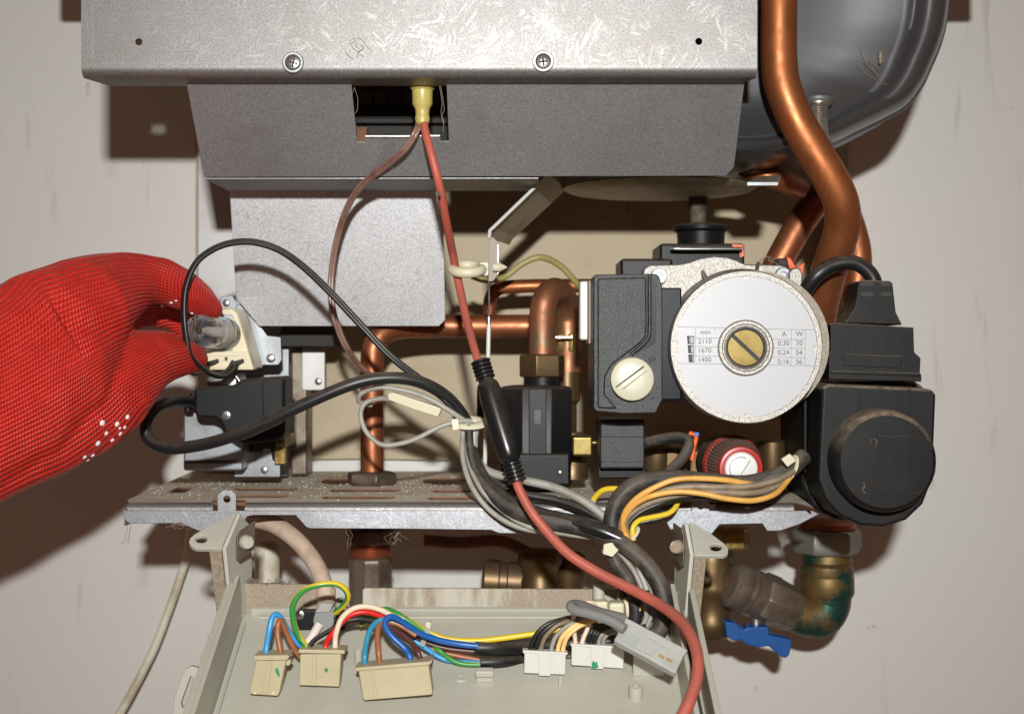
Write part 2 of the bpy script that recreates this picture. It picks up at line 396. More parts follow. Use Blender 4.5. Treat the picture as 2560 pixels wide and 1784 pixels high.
# knitted glove: ribs along the hand (attribute 'knit' x = along, y = across)
n = NT('red_knit')
at = n.node('Attribute'); at.attribute_name = 'knit'; sp = n.node('SeparateXYZ'); n.lk(at.outputs['Vector'], sp.inputs[0])
wob = n.math('MULTIPLY', n.math('SUBTRACT', n.noise(60, 2), .5), .0012)
u = sp.outputs[0]; v = n.math('ADD', sp.outputs[1], wob)
rib = n.math('FRACT', n.math('DIVIDE', v, .0033))
tri = n.math('ABSOLUTE', n.math('SUBTRACT', rib, .5))             # 0 on the crest, .5 in the furrow
stc = n.math('FRACT', n.math('ADD', n.math('DIVIDE', u, .0020), n.math('MULTIPLY', tri, .7)))
st = n.math('ABSOLUTE', n.math('SUBTRACT', stc, .5))
hgt = n.math('ADD', n.math('SUBTRACT', 1, n.math('MULTIPLY', n.math('MULTIPLY', tri, tri), 4)), n.math('MULTIPLY', n.ramp(st, .5, .1), .34))
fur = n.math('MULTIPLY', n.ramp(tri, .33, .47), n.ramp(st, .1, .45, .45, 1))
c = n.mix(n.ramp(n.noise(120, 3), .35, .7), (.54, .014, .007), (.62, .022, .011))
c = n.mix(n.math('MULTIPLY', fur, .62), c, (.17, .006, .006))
n.set(Base_Color=c, Roughness=.5); n.b.inputs['Sheen Weight'].default_value = .08; n.b.inputs['Sheen Tint'].default_value = (1, .3, .25, 1)
n.bump(hgt, .9, .0011)
# ---------------------------------------------------------------- setting
YW = .30
bm = bmesh.new(); add_prism(bm, FP(YW), [(-900, -1200), (3500, -1200), (3500, 2900), (-900, 2900)], .05)
o = finish('wall', bm, MAT['wall_paint']); tag(o, 'old off-white painted wall behind the boiler', kind='structure')
o = prism('backing_board', FP(YW-.009), [(488, -700), (2128, -700), (2128, 1152), (1700, 1148), (1420, 1156), (1130, 1150), (900, 1146), (488, 1150)], .0088, MAT['wall_beige'])
tag(o, 'beige board on the wall behind the pipes and pump', 'board')
t = thing('mounting_frame', P(1300, 1190, .27), 'grey sheet metal uprights flanking the beige board on the wall', 'frame')
box('upright', 492, -600, 640, 1165, .272, .2905, MAT['upright_paint'], t, .0015)
box('upright', 2078, -600, 2126, 1165, .272, .2905, MAT['upright_paint'], t, .0015)

t = thing('boiler_chassis', P(1290, -50, .15), 'wide grey boiler back plate above and behind the galvanised box', 'chassis')
box('back_box', 120, -700, 2475, -46, .15, .158, MAT['upright_paint'], t, .002)
# ---------------------------------------------------------------- upper casing (the big galvanised box at the top)
t = thing('upper_casing', P(1048, 190, 0), 'galvanised steel box with two cross-head screws across the top', 'casing')
rb = .0062; zb = P(0, 191, 0).z
bm = bmesh.new()
pyb = 892-(zb+rb)/((D)/F)
add_prism(bm, FP(0), [(203, -420), (1893, -420), (1893, pyb), (203, pyb)], .0012, holes=[ell(347, 105, 9, n=20), ell(1747, 104, 9, n=20)])
x0 = P(203, 0, 0).x; x1 = P(1893, 0, 0).x; prev = None
prof = [(rb-rb*math.cos(a), zb+rb-rb*math.sin(a)) for a in [math.pi/2*i/8 for i in range(9)]]+[(.030, zb)]
for yy, zz in prof:
    xin = min(.012, max(0, (yy-.008)))*.7
    cur = (bm.verts.new((x0+xin, yy, zz)), bm.verts.new((x1-xin, yy, zz)))
    if prev: bm.faces.new((prev[0], prev[1], cur[1], cur[0]))
    prev = cur
fs = finish('front_sheet', bm, MAT['galvanised'], t, 40)
for xx, nm in ((203, 'l'), (1893, 'r')):
    s = R(1, 0); xm = P(xx, 0, 0).x; sg = 1 if nm == 'l' else -1
    slab('side_sheet', [Vector((xm, .004, zb+.006)), Vector((xm, .03, zb+.006)), Vector((xm, .03, .31)), Vector((xm, .004, .31))], -.001*sg, MAT['galvanised'], t, 0)
prism('score_line', FP(0), rect(230, -400, 231.6, 168), .0001, MAT['dull_sheet'], fs, h=.00006)
prism('score_line', FP(0), rect(232, 157, 1892, 158.3), .0001, MAT['dull_sheet'], fs, h=.00006)
for px, py, q in ((733, 157, .25), (1358, 154, 1.45)):
    s = pan_screw(px, py, -.0008, 20, MAT['steel'], t, rot=q)
    flathe('washer', px, py, 0, [(14, -.0005), (27, 0), (27, .0008), (25, .0013), (18, .0013)], MAT['zinc'], s, 32)

# ---------------------------------------------------------------- draught hood (tilted dull sheet under the box)
A = P(1280, 205, .022); B = P(1280, 443, .062)
hp = Pl(A, Vector((1, 0, 0)).cross(A-B))
if hp.n.y > 0: hp = Pl(A, -hp.n)
t = thing('draught_hood', P(1170, 443, .062), 'dull grey tilted sheet with a notch for the yellow connector, under the big box', 'hood')
prism('front_sheet', hp, [(465, 203), (878, 203), (893, 355), (912, 355), (913.5, 342), (1100, 341), (1102, 353), (1122, 353), (1116, 203), (1862, 203), (1835, 418), (1815, 440), (510, 443)], .0009, MAT['dull_sheet'], t, bev=.0003)
tube('lip', [(914, 341, .046), (1000, 341, .046), (1100, 340, .046)], 6.5, MAT['steel'], t, n=3)
fz = P(0, 443, .0625).z
fl = HP(fz)
prism('bottom_flange', fl, [(511, 444.5), (1346, 443.5), (1350, 474), (572, 474)], .0009, MAT['dull_sheet'], t, bev=.0003)
# lower plate
A = P(1280, 478, .1325); B = P(1280, 815, .157); pp = Pl(A, Vector((1, 0, 0)).cross(A-B))
if pp.n.y > 0: pp = Pl(A, -pp.n)
o = prism('deflector_plate', pp, [(574, 474), (1088, 474), (1101, 540), (1109, 585), (1113, 800), (1097, 815), (648, 815), (590, 745)], .0009, MAT['plate_sheet'], bev=.0003)
tag(o, 'light grey sheet metal plate hanging below the hood beside the red cable', 'plate')
# chamber behind the notch
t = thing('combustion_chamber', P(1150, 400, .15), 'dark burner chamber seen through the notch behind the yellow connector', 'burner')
box('chamber_wall', 560, -300, 1760, 380, .125, .26, MAT['dull_black'], t)
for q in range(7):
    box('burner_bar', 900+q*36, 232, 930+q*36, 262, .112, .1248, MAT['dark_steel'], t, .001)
box('burner_bar', 890, 296, 1140, 308, .115, .1248, MAT['dull_black'], t, .001)
prism('burner_bracket', FP(.115), [(892, 318), (918, 318), (916, 360), (893, 360)], .009, MAT['rust_and_shade'], t)
# round pan under the chamber
t = thing('burner_pan', P(1640, 470, .11), 'tan round metal pan with bent tab under the hood, right of the strip bracket', 'pan')
o3 = Vector((P(1650, 0, .145).x, .150, .1150))
lathe('pan', o3, (0, 0, 1), [(.045, -.001), (.064, .0005), (.067, .002), (.065, .003), (.045, .0015)], MAT['pan_metal'], t, 64)
slab('tab', [P(1868, 462, .075), P(1946, 456, .075), P(1950, 437, .09), P(1900, 440, .13), P(1830, 470, .13)], .0012, MAT['pan_metal'], t, .0003)
box('tab_edge', 1868, 455, 1945, 464, .0735, .0748, MAT['zinc'], t, .0002)
slab('dark_plate', [P(1590, 482, .15), P(1675, 482, .15), P(1675, 440, .11), P(1625, 440, .11)], .001, MAT['dark_steel'], t, .0003)

# ---------------------------------------------------------------- expansion tank
t = thing('expansion_tank', P(2000, 390, .16), 'dark grey steel expansion vessel with a rolled rim behind the thick copper pipe', 'tank')
OUT = [(2374, -900), (2374, -300), (2372, -60), (2371, 0), (2362, 70), (2346, 125), (2326, 172), (2303, 220), (2264, 270), (2209, 302), (2140, 335), (2079, 364), (2000, 388), (1900, 404), (1780, 404), (1500, 380), (1400, 300), (1350, 0), (1350, -900)]
sm = smooth_path([(Vector((a, 0, b)), 1) for a, b in OUT], 5)
poly = [(p.x, p.z) for p, _ in sm]; cx, cy = 1860, 60
bm = bmesh.new(); rings = []
for s, Y in ((.95, .25), (.985, .22), (1, .14), (1.0, .103), (.997, .092), (.978, .079), (.945, .069), (.905, .0640), (.865, .0622), (.83, .0642), (.805, .0685), (.79, .0697), (.775, .0687), (.74, .0702), (.65, .0735), (.55, .0762), (.45, .078), (.3, .079), (.05, .079)):
    rings.append([bm.verts.new(Vector((P(cx+(x-cx)*s, 0, .09).x, Y, P(0, cy+(y-cy)*(1-(1-s)*.7), .09).z))) for x, y in poly])
for a, b in zip(rings, rings[1:]):
    for i in range(len(a)-1): bm.faces.new((a[i], a[i+1], b[i+1], b[i]))
finish('vessel', bm, MAT['tank_paint'], t, 60)
tube('seam', [(2375, -300, .0895), (2372, -60, .0895), (2371, 0, .0895), (2362, 70, .0895), (2346, 125, .0895), (2326, 172, .0895), (2303, 220, .0895), (2264, 270, .0895), (2209, 302, .0895), (2140, 335, .0895), (2079, 364, .0895)], 3.5, MAT['tank_paint'], t, 8, 5)
st = vlathe('stud', 2046, .062, [(10, 240), (34, 245), (36, 252), (34, 262), (27, 266)]+[q for i in range(20) for q in ((25, 268+i*5.4), (23, 270.5+i*5.4))]+[(22, 378), (8, 380)], MAT['stud_thread'], t, 28)
vlathe('collar', 2046, .062, [(20, 243), (38, 246), (39, 252), (36, 258), (24, 258)], MAT['zinc'], st, 32)
for i in range(6):   # cobweb and dust threads on the vessel
    a = (2150+random.uniform(-10, 25), 115+i*9, .0672); b = (2215+random.uniform(-10, 18), 175+random.uniform(0, 45), .069)
    m_ = ((a[0]+b[0])/2+random.uniform(-12, 12), (a[1]+b[1])/2+random.uniform(-8, 12), .0672)
    tube('cobweb', [a, m_, b], .33, MAT['fluff'], t, 4, 5)
vlathe('dust_clump', 2201, .0675, [(0, 125), (3, 130), (5, 142), (3, 152), (5, 157), (0, 163)], MAT['fluff'], t, 9)

# ---------------------------------------------------------------- copper pipes
o = tube('copper_pipe', [(1948, -420, .045), (1948, -60, .045), (1947, 60, .045), (1948, 150, .045), (1957, 215, .045), (1990, 300, .045), (2036, 380, .046), (2076, 446, .048), (2102, 505, .052), (2106, 560, .06), (2090, 625, .07), (2066, 700, .085), (2046, 790, .10), (2040, 900, .11)], 45, MAT['copper'], None, 32)
tag(o, 'thick copper pipe bending past the right end of the galvanised box', 'pipe')
o = tube('copper_pipe', [(2098, 490, .17), (2128, 560, .17), (2146, 640, .17), (2140, 740, .17), (2125, 860, .17), (2120, 1000, .17), (2118, 1180, .17)], 33, MAT['copper'], None, 24)
tag(o, 'copper pipe half hidden behind the black actuator cable on the right', 'pipe')
o = tube('copper_pipe', [(1790, 330, .15), (1840, 395, .15), (1880, 425, .15), (1940, 448, .15), (2000, 470, .17)], 27, MAT['copper'], None, 20)
tag(o, 'short copper elbow peeping out below the lower right corner of the hood', 'pipe')
o = tube('copper_pipe', [(2070, 470, .2), (2000, 560, .2), (1930, 690, .2), (1905, 760, .2)], 36, MAT['copper_dull'], None, 20)  # pipe added in place of brown copper reflections
tag(o, 'added copper pipe standing for brown copper reflections behind the pump flange', 'pipe')
o = tube('copper_pipe', [(930, 1330, .175), (930, 1212, .175), (930, 1000, .175), (930, 900, .175), (938, 858, .176), (966, 828, .18), (1015, 817, .19), (1100, 815, .2), (1250, 815, .2), (1470, 815, .2)], 29, MAT['copper_dull'], None, 24)
tag(o, 'copper pipe rising from the dirty shelf and turning right below the light plate', 'pipe')
o = tube('copper_pipe', [(1222, 792, .21), (1228, 745, .21), (1246, 722, .21), (1290, 716, .21), (1380, 714, .21), (1500, 714, .21)], 17, MAT['copper'], None, 20)
tag(o, 'thin bright copper pipe running level behind the pump terminal box', 'pipe')
t = thing('copper_return_bend', P(1356, 960, .125), 'copper U-bend with brown hexagon nut above the black valve body', 'pipe')
tube('bend', [(1356, 955, .125), (1356, 880, .125), (1356, 800, .125), (1362, 752, .126), (1384, 727, .135), (1408, 742, .15), (1417, 790, .16), (1420, 850, .16), (1420, 930, .16)], 33, MAT['copper_green'], t, 24)
vlathe('hexagon_nut', 1355, .125, [(36, 884), (58, 887), (59, 892), (59, 936), (57, 942), (36, 942)], MAT['brass_dark'], t, 6, phase=.52, bev=.0008)
vlathe('seal_ring', 1355, .125, [(30, 941), (46, 942), (46, 962), (30, 963)], MAT['black_plastic'], t, 24)
vlathe('rear_nut', 1420, .16, [(20, 830), (36, 833), (37, 838), (37, 876), (35, 880), (20, 880)], MAT['brass'], t, 6, bev=.0008)
vlathe('rear_stem', 1418, .16, [(26, 880), (30, 884), (32, 1000), (24, 1010), (24, 1150)], MAT['brass_dark'], t, 20)
box('wire_clip', 1388, 840, 1432, 846, .138, .14, MAT['steel'], t, .0004)
# ---------------------------------------------------------------- bottom shelf
ZS = P(0, 1258, .045).z
sh = HP(ZS)
shelf = thing('shelf', P(1200, 1325, .05), 'dusty galvanised shelf with slots and bent front lip carrying the fittings', 'shelf')
def slot(x0, x1, y): return [(x0, y), (x0+16, y-3), (x1-8, y-3), (x1, y), (x1-16, y+3.2), (x0+8, y+3.2)]
holes = [slot(582, 747, 1222), slot(542, 723, 1239.5), slot(822, 1002, 1225), (slot(802, 990, 1243)), slot(1077, 1186, 1227), slot(1066, 1182, 1245),
         ell(845, 1203, 42, 8, 24), ell(1112, 1203, 56, 9, 24), [(416, 1231), (446, 1217), (488, 1216), (462, 1231)], slot(1300, 1420, 1225), slot(1620, 1700, 1222),
         [(530, 1256), (533, 1247), (612, 1247), (614, 1256)]]
top_ = prism('shelf_top', sh, [(322, 1255), (1985, 1255), (2035, 1268), (1905, 1176), (480, 1178), (318, 1249)], .0012, [MAT['shelf_dirty'], MAT['rust_and_shade']], shelf, holes=holes)
for p_ in top_.data.polygons:
    if abs(p_.normal.z) < .3: p_.material_index = 1
prism('slot_shade_sheet', HP(ZS-.0035), [(540, 1262), (1720, 1262), (1640, 1214), (600, 1214)], .001, MAT['rust_and_shade'], shelf)  # added sheet: rust brown stands for the shade seen through the slots
rr = .0042
def lipline(a, b):
    pa = P(a, 1258, .045); pb = P(b, 1258, .045)
    bm = bmesh.new(); n = 10; A = []; Bv = []
    for i in range(n+1):
        q = math.pi/2*i/n; yy = .045+rr-rr*math.cos(q)-rr+.0; zz = ZS-rr+rr*math.sin(q)
        yy = .049-rr*math.cos(q)
        A.append(bm.verts.new((pa.x, yy, zz))); Bv.append(bm.verts.new((pb.x, yy, zz)))
    c = bm.verts.new((pa.x, .049, ZS-rr)); d = bm.verts.new((pb.x, .049, ZS-rr))
    for i in range(n): bm.faces.new((A[i], A[i+1], Bv[i+1], Bv[i]))
    bm.faces.new(A+[c]); bm.faces.new(Bv+[d])
    return finish('rolled_edge', bm, MAT['galvanised'], shelf, 40)
lipline(318, 532); lipline(612, 1350); lipline(1350, 1728); lipline(1790, 1985)
LY = .049-rr
yl = 892-(ZS-rr)*F/(D+LY)
prism('front_lip', FP(LY), [(308, yl+1), (312, 1298), (320, 1306), (334, 1308), (453, 1307), (496, 1326), (560, 1330), (604, 1310), (618, 1290), (634, 1287), (739, 1287), (766, 1317), (775, 1320), (1000, 1321), (1228, 1324), (1248, 1332), (1327, 1333), (1380, 1318), (1640, 1310), (1664, 1300), (1690, 1350), (1760, 1345), (1781, 1332), (1799, 1310), (1906, 1308), (1918, 1326), (1950, 1326), (2000, 1309), (2048, 1284), (2030, yl+1), (1790, yl+1), (1770, yl+1), (592, yl+1), (545, yl+1)], .0012, MAT['zinc_shelf_lip'], shelf, bev=.0003)
slab('side_lip', [Vector((P(308, 0, LY).x, LY+.001, ZS-.004)), Vector((P(308, 0, LY).x, .2, ZS-.004)), Vector((P(308, 0, LY).x, .2, ZS-.014)), Vector((P(308, 0, LY).x, LY+.001, ZS-.014))], .001, MAT['zinc_shelf_lip'], shelf, 0)
def tab(x, y0, y1, wd, hr):
    prism('lug', FP(LY-.0002), [(x-wd, y1), (x-wd, y0+12), (x-wd+12, y0), (x+wd-12, y0), (x+wd, y0+12), (x+wd, y1)], .0014, MAT['zinc_shelf_lip'], shelf, holes=[ell(x, y0+22, hr, n=16)], bev=.0002)
tab(567, 1225, 1282, 23, 9); tab(1752, 1243, 1292, 22, 8)
# grit and dust on the shelf
bm = bmesh.new()
for i in range(3200):
    px = random.uniform(330, 1250) if random.random() < .75 else random.uniform(1250, 1950); py = random.triangular(1183, 1254, 1200)
    if px < 330+(1254-py)*1.9: continue
    p = sh.hit(px, py); r = random.choice((.00012, .00016, .0002, .00025, .00035, .0006))*random.uniform(.7, 1.2)
    if any(abs(px-(sum(q[0] for q in h)/len(h))) < (max(q[0] for q in h)-min(q[0] for q in h))/2 and abs(py-(sum(q[1] for q in h)/len(h))) < 7 for h in holes): continue
    bmesh.ops.create_icosphere(bm, subdivisions=1, radius=r, matrix=Matrix.Translation(p+Vector((0, 0, r*.5)))@Matrix.Scale(random.uniform(.5, 1), 4, (0, 0, 1)))
g = finish('grit', bm, MAT['grit'], shelf, None); g['kind'] = 'stuff'
def strands(parent, px, py, Y, ln, n=3, m='fluff', sp=8):
    bm = bmesh.new()
    for i in range(n):
        x, y = px+random.uniform(-sp, sp)*.5, py; pts = [(x, y, Y)]
        for k in range(5):
            x += random.uniform(-sp, sp); y += ln/5*random.uniform(.6, 1.3); pts.append((x, y, Y+random.uniform(-.001, .001)))
        add_tube(bm, pth(pts, random.uniform(.35, .75), 4), 4)
    return finish('dust_strand', bm, MAT[m], parent, None)
strands(shelf, 322, 1306, .045, 55, 3); strands(shelf, 868, 1318, .048, 50, 2); strands(shelf, 450, 1306, .045, 14, 5, sp=20); strands(shelf, 985, 1318, .06, 40, 6, sp=16)
strands(shelf, 1478, 1325, .05, 45, 4, sp=9)
strands(bpy.data.objects['upper_casing'], 219, 206, .01, 38, 3, sp=4)
strands(bpy.data.objects['upper_casing'], 1100, 215, .012, 100, 2, sp=7)
strands(bpy.data.objects['upper_casing'], 893, 95, -.0006, 50, 5, 'fluff_red', 16)
strands(bpy.data.objects['upper_casing'], 884, 218, .03, 60, 2, sp=6)
# ------------- things standing on the shelf
vl = thing('diverter_valve', P(1340, 1212, .10), 'black faceted plastic valve body below the copper U-bend', 'valve')
vlathe('body', 1340, .12, [(60, 962), (92, 966), (96, 972), (96, 1206), (90, 1214), (50, 1214)], MAT['black_plastic'], vl, 8, phase=.39, bev=.001)
prism('front_rib', FP(.093), rect(1322, 972, 1366, 1140), .01, MAT['black_plastic'], vl, bev=.0006)
box('base_block', 1262, 1135, 1424, 1212, .085, .12, MAT['black_plastic'], vl, .0012)
box('side_tab', 1192, 968, 1262, 1060, .11, .13, MAT['black_plastic'], vl, .001)
prism('label_patch', FP(.0925), rect(1336, 1025, 1352, 1060), .0005, MAT['black_shiny'], vl)
flathe('steel_pin', 1400, 1180, .0848, [(7, 0), (7, .001), (4, .002), (0, .0022)], MAT['steel'], vl, 14)
vlathe('pipe_collar', 930, .175, [(30, 1176), (62, 1180), (66, 1186), (66, 1202), (60, 1210), (30, 1211)], MAT['fitting_grey'], tag(thing('pipe_nut', P(930, 1211, .175), 'dark hexagonal nut round the copper pipe where it enters the shelf', 'nut'), None), 6, bev=.0008)
# ------------- gas valve
gv = thing('gas_valve', P(600, 1190, .2), 'grey zinc gas valve block standing on the left of the shelf below the glove', 'valve')
prism('mounting_plate', FP(.215), [(600, 800), (712, 815), (722, 850), (722, 1050), (716, 1190), (590, 1190), (590, 1000)], .002, MAT['zinc'], gv, bev=.0006)
box('body_block', 458, 1000, 606, 1176, .135, .21, MAT['zinc'], gv, .0015)
prism('body_lip', FP(.1345), rect(462, 1150, 604, 1158), .0006, MAT['dark_steel'], gv)
box('lower_block', 600, 1050, 690, 1130, .16, .21, MAT['black_shiny'], gv, .002)
prism('foot_plate', FP(.158), [(585, 1192), (590, 1170), (610, 1160), (640, 1150), (660, 1120), (676, 1120), (682, 1150), (700, 1160), (700, 1192)], .002, MAT['zinc'], gv, bev=.0005)
pan_screw(661, 1174, .1575, 9, MAT['steel'], gv, cross=False)
flathe('regulator_cap', 556, 955, .125, [(40, -.03), (40, 0), (36, .003), (20, .004), (0, .004)], MAT['zinc'], gv, 32)
tube('cap_ring', [(590, 940, .112), (600, 955, .112), (602, 975, .112)], 4, MAT['steel'], gv)
pan_screw(700, 1104, .15, 13, MAT['brass_bright'], gv)
box('brass_lug', 686, 1118, 712, 1160, .152, .16, MAT['brass'], gv, .0006)
box('brass_post', 692, 1090, 712, 1118, .1505, .2, MAT['brass'], gv, .0006)
prism('upper_bracket', FP(.165), [(560, 768), (600, 760), (640, 800), (668, 838), (702, 842), (704, 900), (696, 912), (600, 914), (560, 900)], .0015, MAT['zinc'], gv, bev=.0006)
pan_screw(677, 895, .164, 11, MAT['steel'], gv, cross=False)
prism('ear', FP(.16), [(548, 775), (552, 742), (580, 738), (592, 760), (588, 780)], .0012, MAT['zinc'], gv, bev=.0004)
pan_screw(566, 757, .159, 9, MAT['steel'], gv, cross=False)
box('rear_post', 726, 820, 768, 1188, .235, .262, MAT['fitting_grey'], gv, .002)
box('rear_plate', 755, 868, 812, 975, .232, .2345, MAT['upright_paint'], gv, .0005)
pan_screw(796, 953, .2315, 9, MAT['steel'], gv, cross=False)
box('rear_cap', 700, 800, 834, 866, .20, .25, MAT['dull_black'], gv, .001)
# plug on the gas valve
pg = thing('black_plug', P(600, 1110, .11), 'black plastic plug screwed to the gas valve with a thick cable', 'plug')
prism('housing', FP(.098), [(484, 972), (492, 968), (586, 962), (602, 948), (660, 942), (698, 940), (712, 946), (712, 1085), (700, 1100), (606, 1110), (562, 1082), (548, 1055), (536, 1046), (494, 1044), (484, 1030)], .036, MAT['black_plastic'], pg, bev=.0025, seg=3)
prism('raised_panel', FP(.098), [(655, 950), (704, 946), (706, 1080), (660, 1085)], .004, MAT['black_plastic'], pg, h=.0012, bev=.0006)
vlathe('strain_sleeve', 470, .11, [(0, 982), (10, 984), (10, 1026), (0, 1028)], MAT['black_plastic'], pg, 12)
pan_screw(566, 1038, .0978, 13, MAT['steel'], pg)
# ------------- piezo igniter held by the glove
ig = thing('piezo_igniter', P(570, 925, .13), 'cream igniter block with clear push button pinched by the red glove', 'igniter')
prism('housing', FP(.118), [(556, 770), (580, 768), (594, 783), (606, 820), (622, 878), (634, 921), (560, 922), (512, 900), (512, 800)], .04, MAT['cream_plastic'], ig, bev=.002, seg=3)
prism('terminal_ledge', FP(.106), [(505, 879), (621, 879), (634, 921), (632, 924), (505, 924)], .0125, MAT['cream_plastic'], ig, bev=.001)
prism('ledge_frame', FP(.106), [(508, 884), (616, 884), (618, 920), (508, 920)], .001, MAT['cream_plastic'], ig, holes=[rect(512, 889, 612, 914)], h=.0008)
box('window', 556, 892, 568, 901, .1052, .1065, MAT['recess_shade_black'], ig, 0)
prism('window_block', FP(.105), rect(556, 892, 562, 901), .0005, MAT['cream_plastic'], ig)
prism('spring_plate', FP(.117), [(520, 786), (578, 786), (582, 790), (582, 872), (578, 876), (520, 876)], .001, MAT['zinc'], ig, h=.0006, bev=.0004)
a = P(568, 833, .116); b = P(489, 824, .068); axv = (b-a); L = axv.length; u_ = R(1, .09)
kn = lathe('push_button', a, axv, [(24*u_*1.14, 0), (34*u_*1.14, .001), (35*u_*1.14, L*.16), (31*u_*1.14, L*.18), (31*u_*1.14, L*.24), (36*u_*1.14, L*.27), (36*u_*1.14, L*.5), (34*u_*1.14, L*.54), (37*u_*1.14, L*.6), (36*u_*1.14, L*.84), (30*u_*1.14, L*.95), (22*u_*1.14, L), (14*u_*1.14, L*.99), (0, L*.985)], MAT['clear_knob'], ig, 36)
lathe('button_core', a, axv, [(8*u_, L*.02), (15*u_, L*.05), (15*u_, L*.3), (7*u_, L*.36), (7*u_, L*.84), (0, L*.84)], MAT['porcelain'], kn, 24)
lathe('button_pin', a, axv, [(9*u_, L*.85), (9*u_, L*.88), (5*u_, L*.9), (0, L*.9)], MAT['brass_dark'], kn, 16)
for px in (527, 590):
    slab('spade_terminal', [P(px-12, 905, .098), P(px+16, 897, .103), P(px+18, 905, .103), P(px-8, 915, .098)], .002, MAT['dark_steel'], ig, .0004)
# ---------------------------------------------------------------- circulation pump
pu = thing('circulation_pump', P(1850, 1060, .06), 'circulation pump with round white rating label and black terminal box', 'pump')
# flange and dome of the casting
prism('casting_flange', FP(.088), [(1606, 690), (1610, 672), (1624, 662), (1698, 660), (1722, 655), (1752, 645), (1785, 640), (1816, 642), (1842, 650), (1864, 660), (1950, 662), (1968, 666), (1974, 690), (1974, 1010), (1606, 1010)], .012, MAT['cast_alu'], pu, bev=.0012)
flathe('dome', 1850, 862, .0875, [(190, -.004), (190, .004), (180, .03), (172, .06)], MAT['cast_dull'], pu, 48)
for q in (-.5, .2):   # cooling ribs
    c, s = math.sin(q), -math.cos(q)
    slab('rib', [P(1850+c*150, 862+s*150, .05), P(1850+c*205, 862+s*205, .086), P(1850+c*205+9, 862+s*205, .086), P(1850+c*150+9, 862+s*150, .05)], .002, MAT['cast_alu'], pu, .0004)
for px, py in ((1646, 691), (1955, 689)):
    bt = flathe('bolt', px, py, .0875, [(12, -.003), (20, 0), (20, .004), (18, .0055), (9, .0055), (8, .003), (0, .003)], MAT['zinc'], pu, 24)
prism('cover_plate', FP(.075), [(1972, 680), (1984, 668), (2000, 668), (2008, 684), (2006, 740), (1994, 750), (1976, 742)], .01, MAT['cast_alu'], pu, bev=.0015)
# motor
bm = bmesh.new(); segs = 96
def ringr(base, amp, k): 
    a = 2*math.pi*k/segs
    return base*(1+amp*(noise.noise(Vector((math.cos(a)*2.2, math.sin(a)*2.2, base*.01)))))
prof = [(172, -.075, 0), (178, -.03, 0), (186, -.024, .012), (193, -.021, .014), (193.5, -.014, .014), (188, -.0125, .004), (188, -.0095, .004), (192.5, -.008, .012), (192, -.0015, .010), (189, 0, .006), (182, .0, 0), (177.5, 0, 0), (177, -.0012, 0), (70, -.0012, 0)]
rings = [[bm.verts.new(P(1866, 867, 0)+Vector((math.cos(2*math.pi*k/segs)*R(ringr(r, a, k), 0), -h, math.sin(2*math.pi*k/segs)*R(ringr(r, a, k), 0)))) for k in range(segs)] for r, h, a in prof]
for A, B in zip(rings, rings[1:]):
    for k in range(segs): j = (k+1) % segs; bm.faces.new((A[k], A[j], B[j], B[k]))
finish('motor_housing', bm, MAT['cast_alu'], pu, 30)
# rating label: ring of white foil with four scallops
C = (1866, 867); lab_out = []
for k in range(120):
    a = 2*math.pi*k/120; r = 175.5
    for q in range(4):
        d = abs((a-q*math.pi/2+math.pi) % (2*math.pi)-math.pi)
        if d < .085: r = 175.5-10*math.cos(d/.085*math.pi/2)
    lab_out.append((C[0]+r*math.cos(a), C[1]+r*math.sin(a)))
lab = prism('rating_label', FP(.0009), lab_out, .0003, MAT['label_paper'], pu, holes=[ell(1863, 869, 69, n=48)])
# centre boss
flathe('boss', 1863, 869, .0012, [(70, -.004), (70, .0018), (66, .0026), (60, .0026), (57, .0018), (55, .0018), (54, .0026), (51, .003), (49, .0024), (49, -.004)], MAT['cast_alu'], pu, 56)
flathe('seal_ring', 1863, 869, .0012, [(48.6, -.003), (48.6, .0016), (46, .0016), (46, -.003)], MAT['recess_shade_black'], pu, 48)
bs = flathe('vent_screw', 1863, 869, .0012, [(45.5, -.004), (45.5, .0008), (44, .0013), (0, .0013)], MAT['brass_bright'], pu, 48)
c, s = math.cos(.75), math.sin(.75)
prism('slot', FP(-.0001), [(1863+(x*c-y*s), 869+(x*s+y*c)) for x, y in ((-44, -6), (44, -6), (44, 4), (-44, 4))], .0003, MAT['recess_shade_black'], bs, h=.00003)  # thin dark bar, the slot's shade painted on the flat head
# print: rules, pictograms, figures
tl = 1.05*math.pi/180
def rot(x, y): return (1866+(x-1866)*math.cos(tl)-(y-867)*math.sin(tl), 867+(x-1866)*math.sin(tl)+(y-867)*math.cos(tl))
lp = FP(.0006)
bm = bmesh.new()
def rule(x0, y0, x1, y1, w_=.9):
    if abs(x1-x0) > abs(y1-y0): L = [(x0, y0-w_/2), (x1, y0-w_/2), (x1, y0+w_/2), (x0, y0+w_/2)]
    else: L = [(x0-w_/2, y0), (x0+w_/2, y0), (x0+w_/2, y1), (x0-w_/2, y1)]
    add_prism(bm, lp, [rot(*q) for q in L], .0001, h=.00005)
for y, xr in ((820, 1812), (846, 1799), (868, 1796), (891, 1798), (911, 1806)):
    rule(1696 if y in (820, 911) else 1738, y, xr, y)
rule(1738, 820, 1738, 911)
for y, xl in ((821, 1918), (846, 1931), (868, 1934), (891, 1932), (911, 1922)):
    rule(xl, y, 2034 if y in (821, 911) else 2013, y)
rule(1978, 821, 1978, 911); rule(2013, 821, 2013, 911)
finish('table_rules', bm, MAT['print_grey'], lab, None)
bm = bmesh.new()
